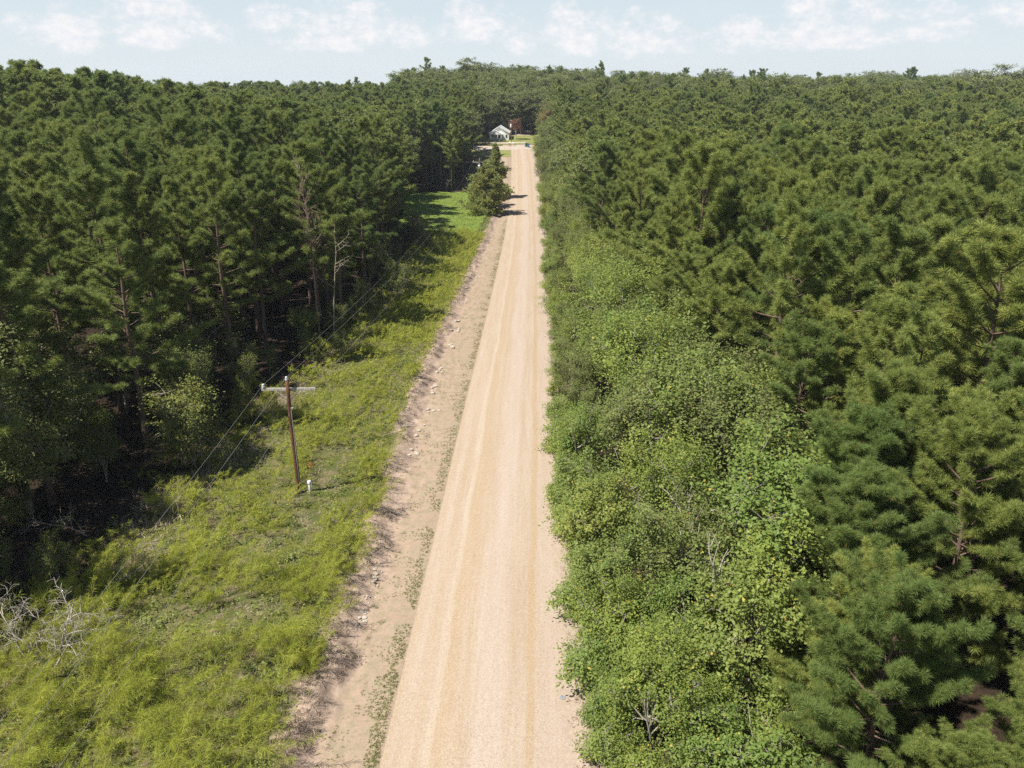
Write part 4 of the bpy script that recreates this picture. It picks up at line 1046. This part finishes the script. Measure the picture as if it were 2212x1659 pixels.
def marker():
    x, y = at(672, 1078); e = empty('marker_post', (x, y, float(ground(x, y))), 0.2); tag(e, 'short white cable marker post in weeds right of the utility pole', 'marker post')
    G = Geo(); G.lathe([(0.085, -0.1), (0.085, 0.85), (0.08, 0.86)], (0, 0, 0), 12); obj('post', G.mesh('post', M['white_plastic'], smooth=True), e)
    G = Geo(); G.lathe([(0.115, 0), (0.12, 0.03), (0.12, 0.16), (0.10, 0.20), (0.03, 0.22)], (0, 0, 0.86), 12); obj('cap', G.mesh('cap', M['white_plastic'], smooth=True), e)
    x, y = at(672, 1030); r = np.random.default_rng(12); P = np.array([x, y, float(ground(x, y)) + 0.7]) + r.normal(size=(40, 3)) * np.array([0.10, 0.10, 0.14])
    V, Q, tv = leaf_quads(r, P, unit(r.normal(size=(40, 3)) + np.array([0, 0, 1])), 0.11, 0.4)
    V2 = []; G = Geo()
    for p in P[::6]: G.tube([(x, y, float(ground(x, y))), p], [0.012, 0.005], 3, cap=False)
    e = empty('orange_plant', (x, y, float(ground(x, y)))); tag(e, 'small orange-red leaved plant behind the white marker post', 'plant')
    o = obj('leaves', mesh_np('leaves', V - np.array([x, y, float(ground(x, y))]), [Q], M['orange'], tint=tv), e)
    G.v = [v - np.array([x, y, float(ground(x, y))]) for v in G.v]; obj('stems', G.mesh('stems', M['grey_bark']), e)
    x, y = at(1215, 1508); G = Geo(); r = random.Random(3)
    n = 12; V = [(0.19 * math.cos(6.283 * i / n) * r.uniform(0.8, 1.1), 0.16 * math.sin(6.283 * i / n) * r.uniform(0.8, 1.1), 0.02 + 0.03 * r.random()) for i in range(n)]
    V += [(a * 0.55, b * 0.55, c + 0.05 * r.random()) for a, b, c in V] + [(0, 0, 0.06)]
    G.add(V, [(i, (i + 1) % n, n + (i + 1) % n, n + i) for i in range(n)] + [(n + i, n + (i + 1) % n, 2 * n) for i in range(n)] + [tuple(range(n))[::-1]])
    o = obj('litter', G.mesh('litter', M['litter'])); o.scale = (0.75, 0.75, 0.5); o.location = (x, y, float(ground(x, y))); tag(o, 'flat grey-blue scrap lying on the sandy right shoulder', 'litter')
marker()

# ------------------------------------------------------------------ house, mailbox, bins
def house():
    hx, hy = -4.9, 311.0; g = float(ground(hx, hy)) - 0.1
    e = empty('farmhouse', (hx, hy, g), -0.05); tag(e, 'small white house with gabled roof and front porch at the road end', 'house')
    w, d, hw, pk = 3.7, 11.0, 2.75, 2.15
    G = Geo(); G.prism([(-w, 0), (w, 0), (w, hw), (0, hw + pk), (-w, hw)], 0, d); obj('wall', G.mesh('wall', M['white_board']), e)
    def roof(parent, w, hw, pk, y0, y1, th=0.16, ov=0.35, name='roof'):
        G = Geo(); s = pk / w
        for k in (-1, 1):
            G.prism([(0, hw + pk + 0.02), (k * (w + ov), hw - s * ov + 0.02), (k * (w + ov), hw - s * ov + 0.02 + th), (0, hw + pk + 0.02 + th)][::k], y0, y1)
        return obj(name, G.mesh(name, M['white_roof']), parent)
    rf = roof(e, w, hw, pk, -0.45, d + 0.4)
    # porch with its own lower gable
    p = empty('front_porch', (-1.1, 0, 0)); p.parent = e
    G = Geo(); G.box((0, -1.35, 0.18), (4.6, 2.6, 0.36)); obj('porch_floor', G.mesh('porch_floor', M['porch_grey']), p)
    roof(p, 2.15, 2.35, 1.25, -2.75, -0.01, 0.12, 0.3, 'porch_roof')
    G = Geo(); G.prism([(-2.1, 2.25), (2.1, 2.25), (2.1, 2.36), (0, 3.55), (-2.1, 2.36)], -2.62, -2.5); obj('pediment', G.mesh('pediment', M['white_board']), p)
    for x in (-2.0, -0.65, 0.65, 2.0):
        G = Geo(); G.box((x, -2.5, 1.3), (0.18, 0.16, 1.88)); obj('porch_post', G.mesh('porch_post', M['white_board']), p)
    G = Geo(); G.box((-0.7, -2.55, 1.2), (2.5, 0.06, 0.08)); G.box((-0.7, -2.55, 0.55), (2.5, 0.06, 0.08))
    for i in range(14): G.box((-1.9 + i * 0.185, -2.55, 0.87), (0.04, 0.04, 0.6))
    obj('railing', G.mesh('railing', M['white_board']), p)
    for x, ww in ((-2.2, 0.9), (0.2, 0.9), (2.75, 0.75)):
        G = Geo(); G.box((x, -0.02, 1.55), (ww, 0.08, 1.3)); f = obj('window', G.mesh('window', M['white_board']), e)
        G = Geo(); G.box((x, -0.05, 1.55), (ww - 0.14, 0.06, 1.14)); obj('pane', G.mesh('pane', M['dark_glass']), f)
    G = Geo(); G.box((-1.0, -0.03, 1.36), (0.95, 0.08, 2.0)); dr = obj('door', G.mesh('door', M['porch_grey']), e)
    G = Geo(); G.lathe([(0.04, 0), (0.05, 0.03), (0.02, 0.06)], (-0.65, -0.09, 1.3), 8); obj('handle', G.mesh('handle', M['steel']), dr)
house()
def mailbox(px, py, label, bm, post, rz):
    x, y = at(px, py); e = empty('mailbox', (x, y, float(ground(x, y)) + 0.05), rz); tag(e, label, 'mailbox', 'mailboxes at the road end')
    G = Geo(); G.box((0, 0, 0.55), (0.12, 0.12, 1.1)); G.box((0, 0.1, 1.0), (0.1, 0.5, 0.08)); obj('post', G.mesh('post', post), e)
    G = Geo(); pf = [(-0.16, 0)] + [(0.16 * math.cos(a), 0.20 + 0.16 * math.sin(a)) for a in np.linspace(math.pi, 0, 9)] + [(0.16, 0)]
    G.prism([(a, b + 1.12) for a, b in pf], -0.32, 0.32); obj('box', G.mesh('box', bm), e)
    G = Geo(); G.box((0.18, 0.1, 1.4), (0.02, 0.05, 0.28)); obj('flag', G.mesh('flag', M['orange']), e)
mailbox(1101.5, 316.5, 'white mailbox on a dark post by the house drive', M['white_plastic'], M['black'], 1.3)
mailbox(1108, 317.5, 'white mailbox on a white post beside the dark-posted mailbox', M['white_plastic'], M['white_board'], 1.5)
def bin_(x, y, body, label, rz):
    e = empty('trash_bin', (x, y, float(ground(x, y)) + 0.02), rz, 1.15); tag(e, label, 'trash bin', 'trash bins at the road end')
    G = Geo(); a = [(-0.24, -0.26, 0.12), (0.24, -0.26, 0.12), (0.24, 0.22, 0.12), (-0.24, 0.22, 0.12), (-0.31, -0.36, 1.05), (0.31, -0.36, 1.05), (0.31, 0.36, 1.05), (-0.31, 0.36, 1.05)]
    G.add(a, [(0, 3, 2, 1), (4, 5, 6, 7), (0, 1, 5, 4), (1, 2, 6, 5), (2, 3, 7, 6), (3, 0, 4, 7)]); obj('body', G.mesh('body', body), e)
    G = Geo(); G.prism([(-0.34, 1.06), (0.34, 1.06), (0.30, 1.13), (0, 1.17), (-0.30, 1.13)], -0.40, 0.40); G.tube([(-0.28, 0.45, 1.03), (0.28, 0.45, 1.03)], 0.022, 6); obj('lid', G.mesh('lid', body), e)
    for s in (-1, 1):
        G = Geo(); q = np.linspace(0, 2 * math.pi, 13)[:-1]
        G.tube([(s * 0.27, 0.26, 0.14), (s * 0.34, 0.26, 0.14)], 0.14, 14); obj('wheel', G.mesh('wheel', M['black']), e)
x, y = at(1138, 318.5)
bin_(x - 0.25, y + 0.5, M['bin_green'], 'green wheeled trash bin at the right side of the road end', 0.4)
bin_(x + 0.55, y - 0.3, M['bin_blue'], 'blue wheeled trash bin in front of the green one at the road end', -0.2)

# ------------------------------------------------------------------ thin summer haze
def haze():
    m, nt, N, L, out = mat('haze'); v = N.new('ShaderNodeVolumePrincipled')
    v.inputs['Color'].default_value = (0.86, 0.92, 1.0, 1); v.inputs['Density'].default_value = 0.00016; v.inputs['Anisotropy'].default_value = 0.2
    L.new(v.outputs[0], out.inputs['Volume'])
    G = Geo(); G.box((0, 520, 16), (1900, 1260, 46)); tag(obj('haze', G.mesh('haze', m)), kind='stuff')
haze()
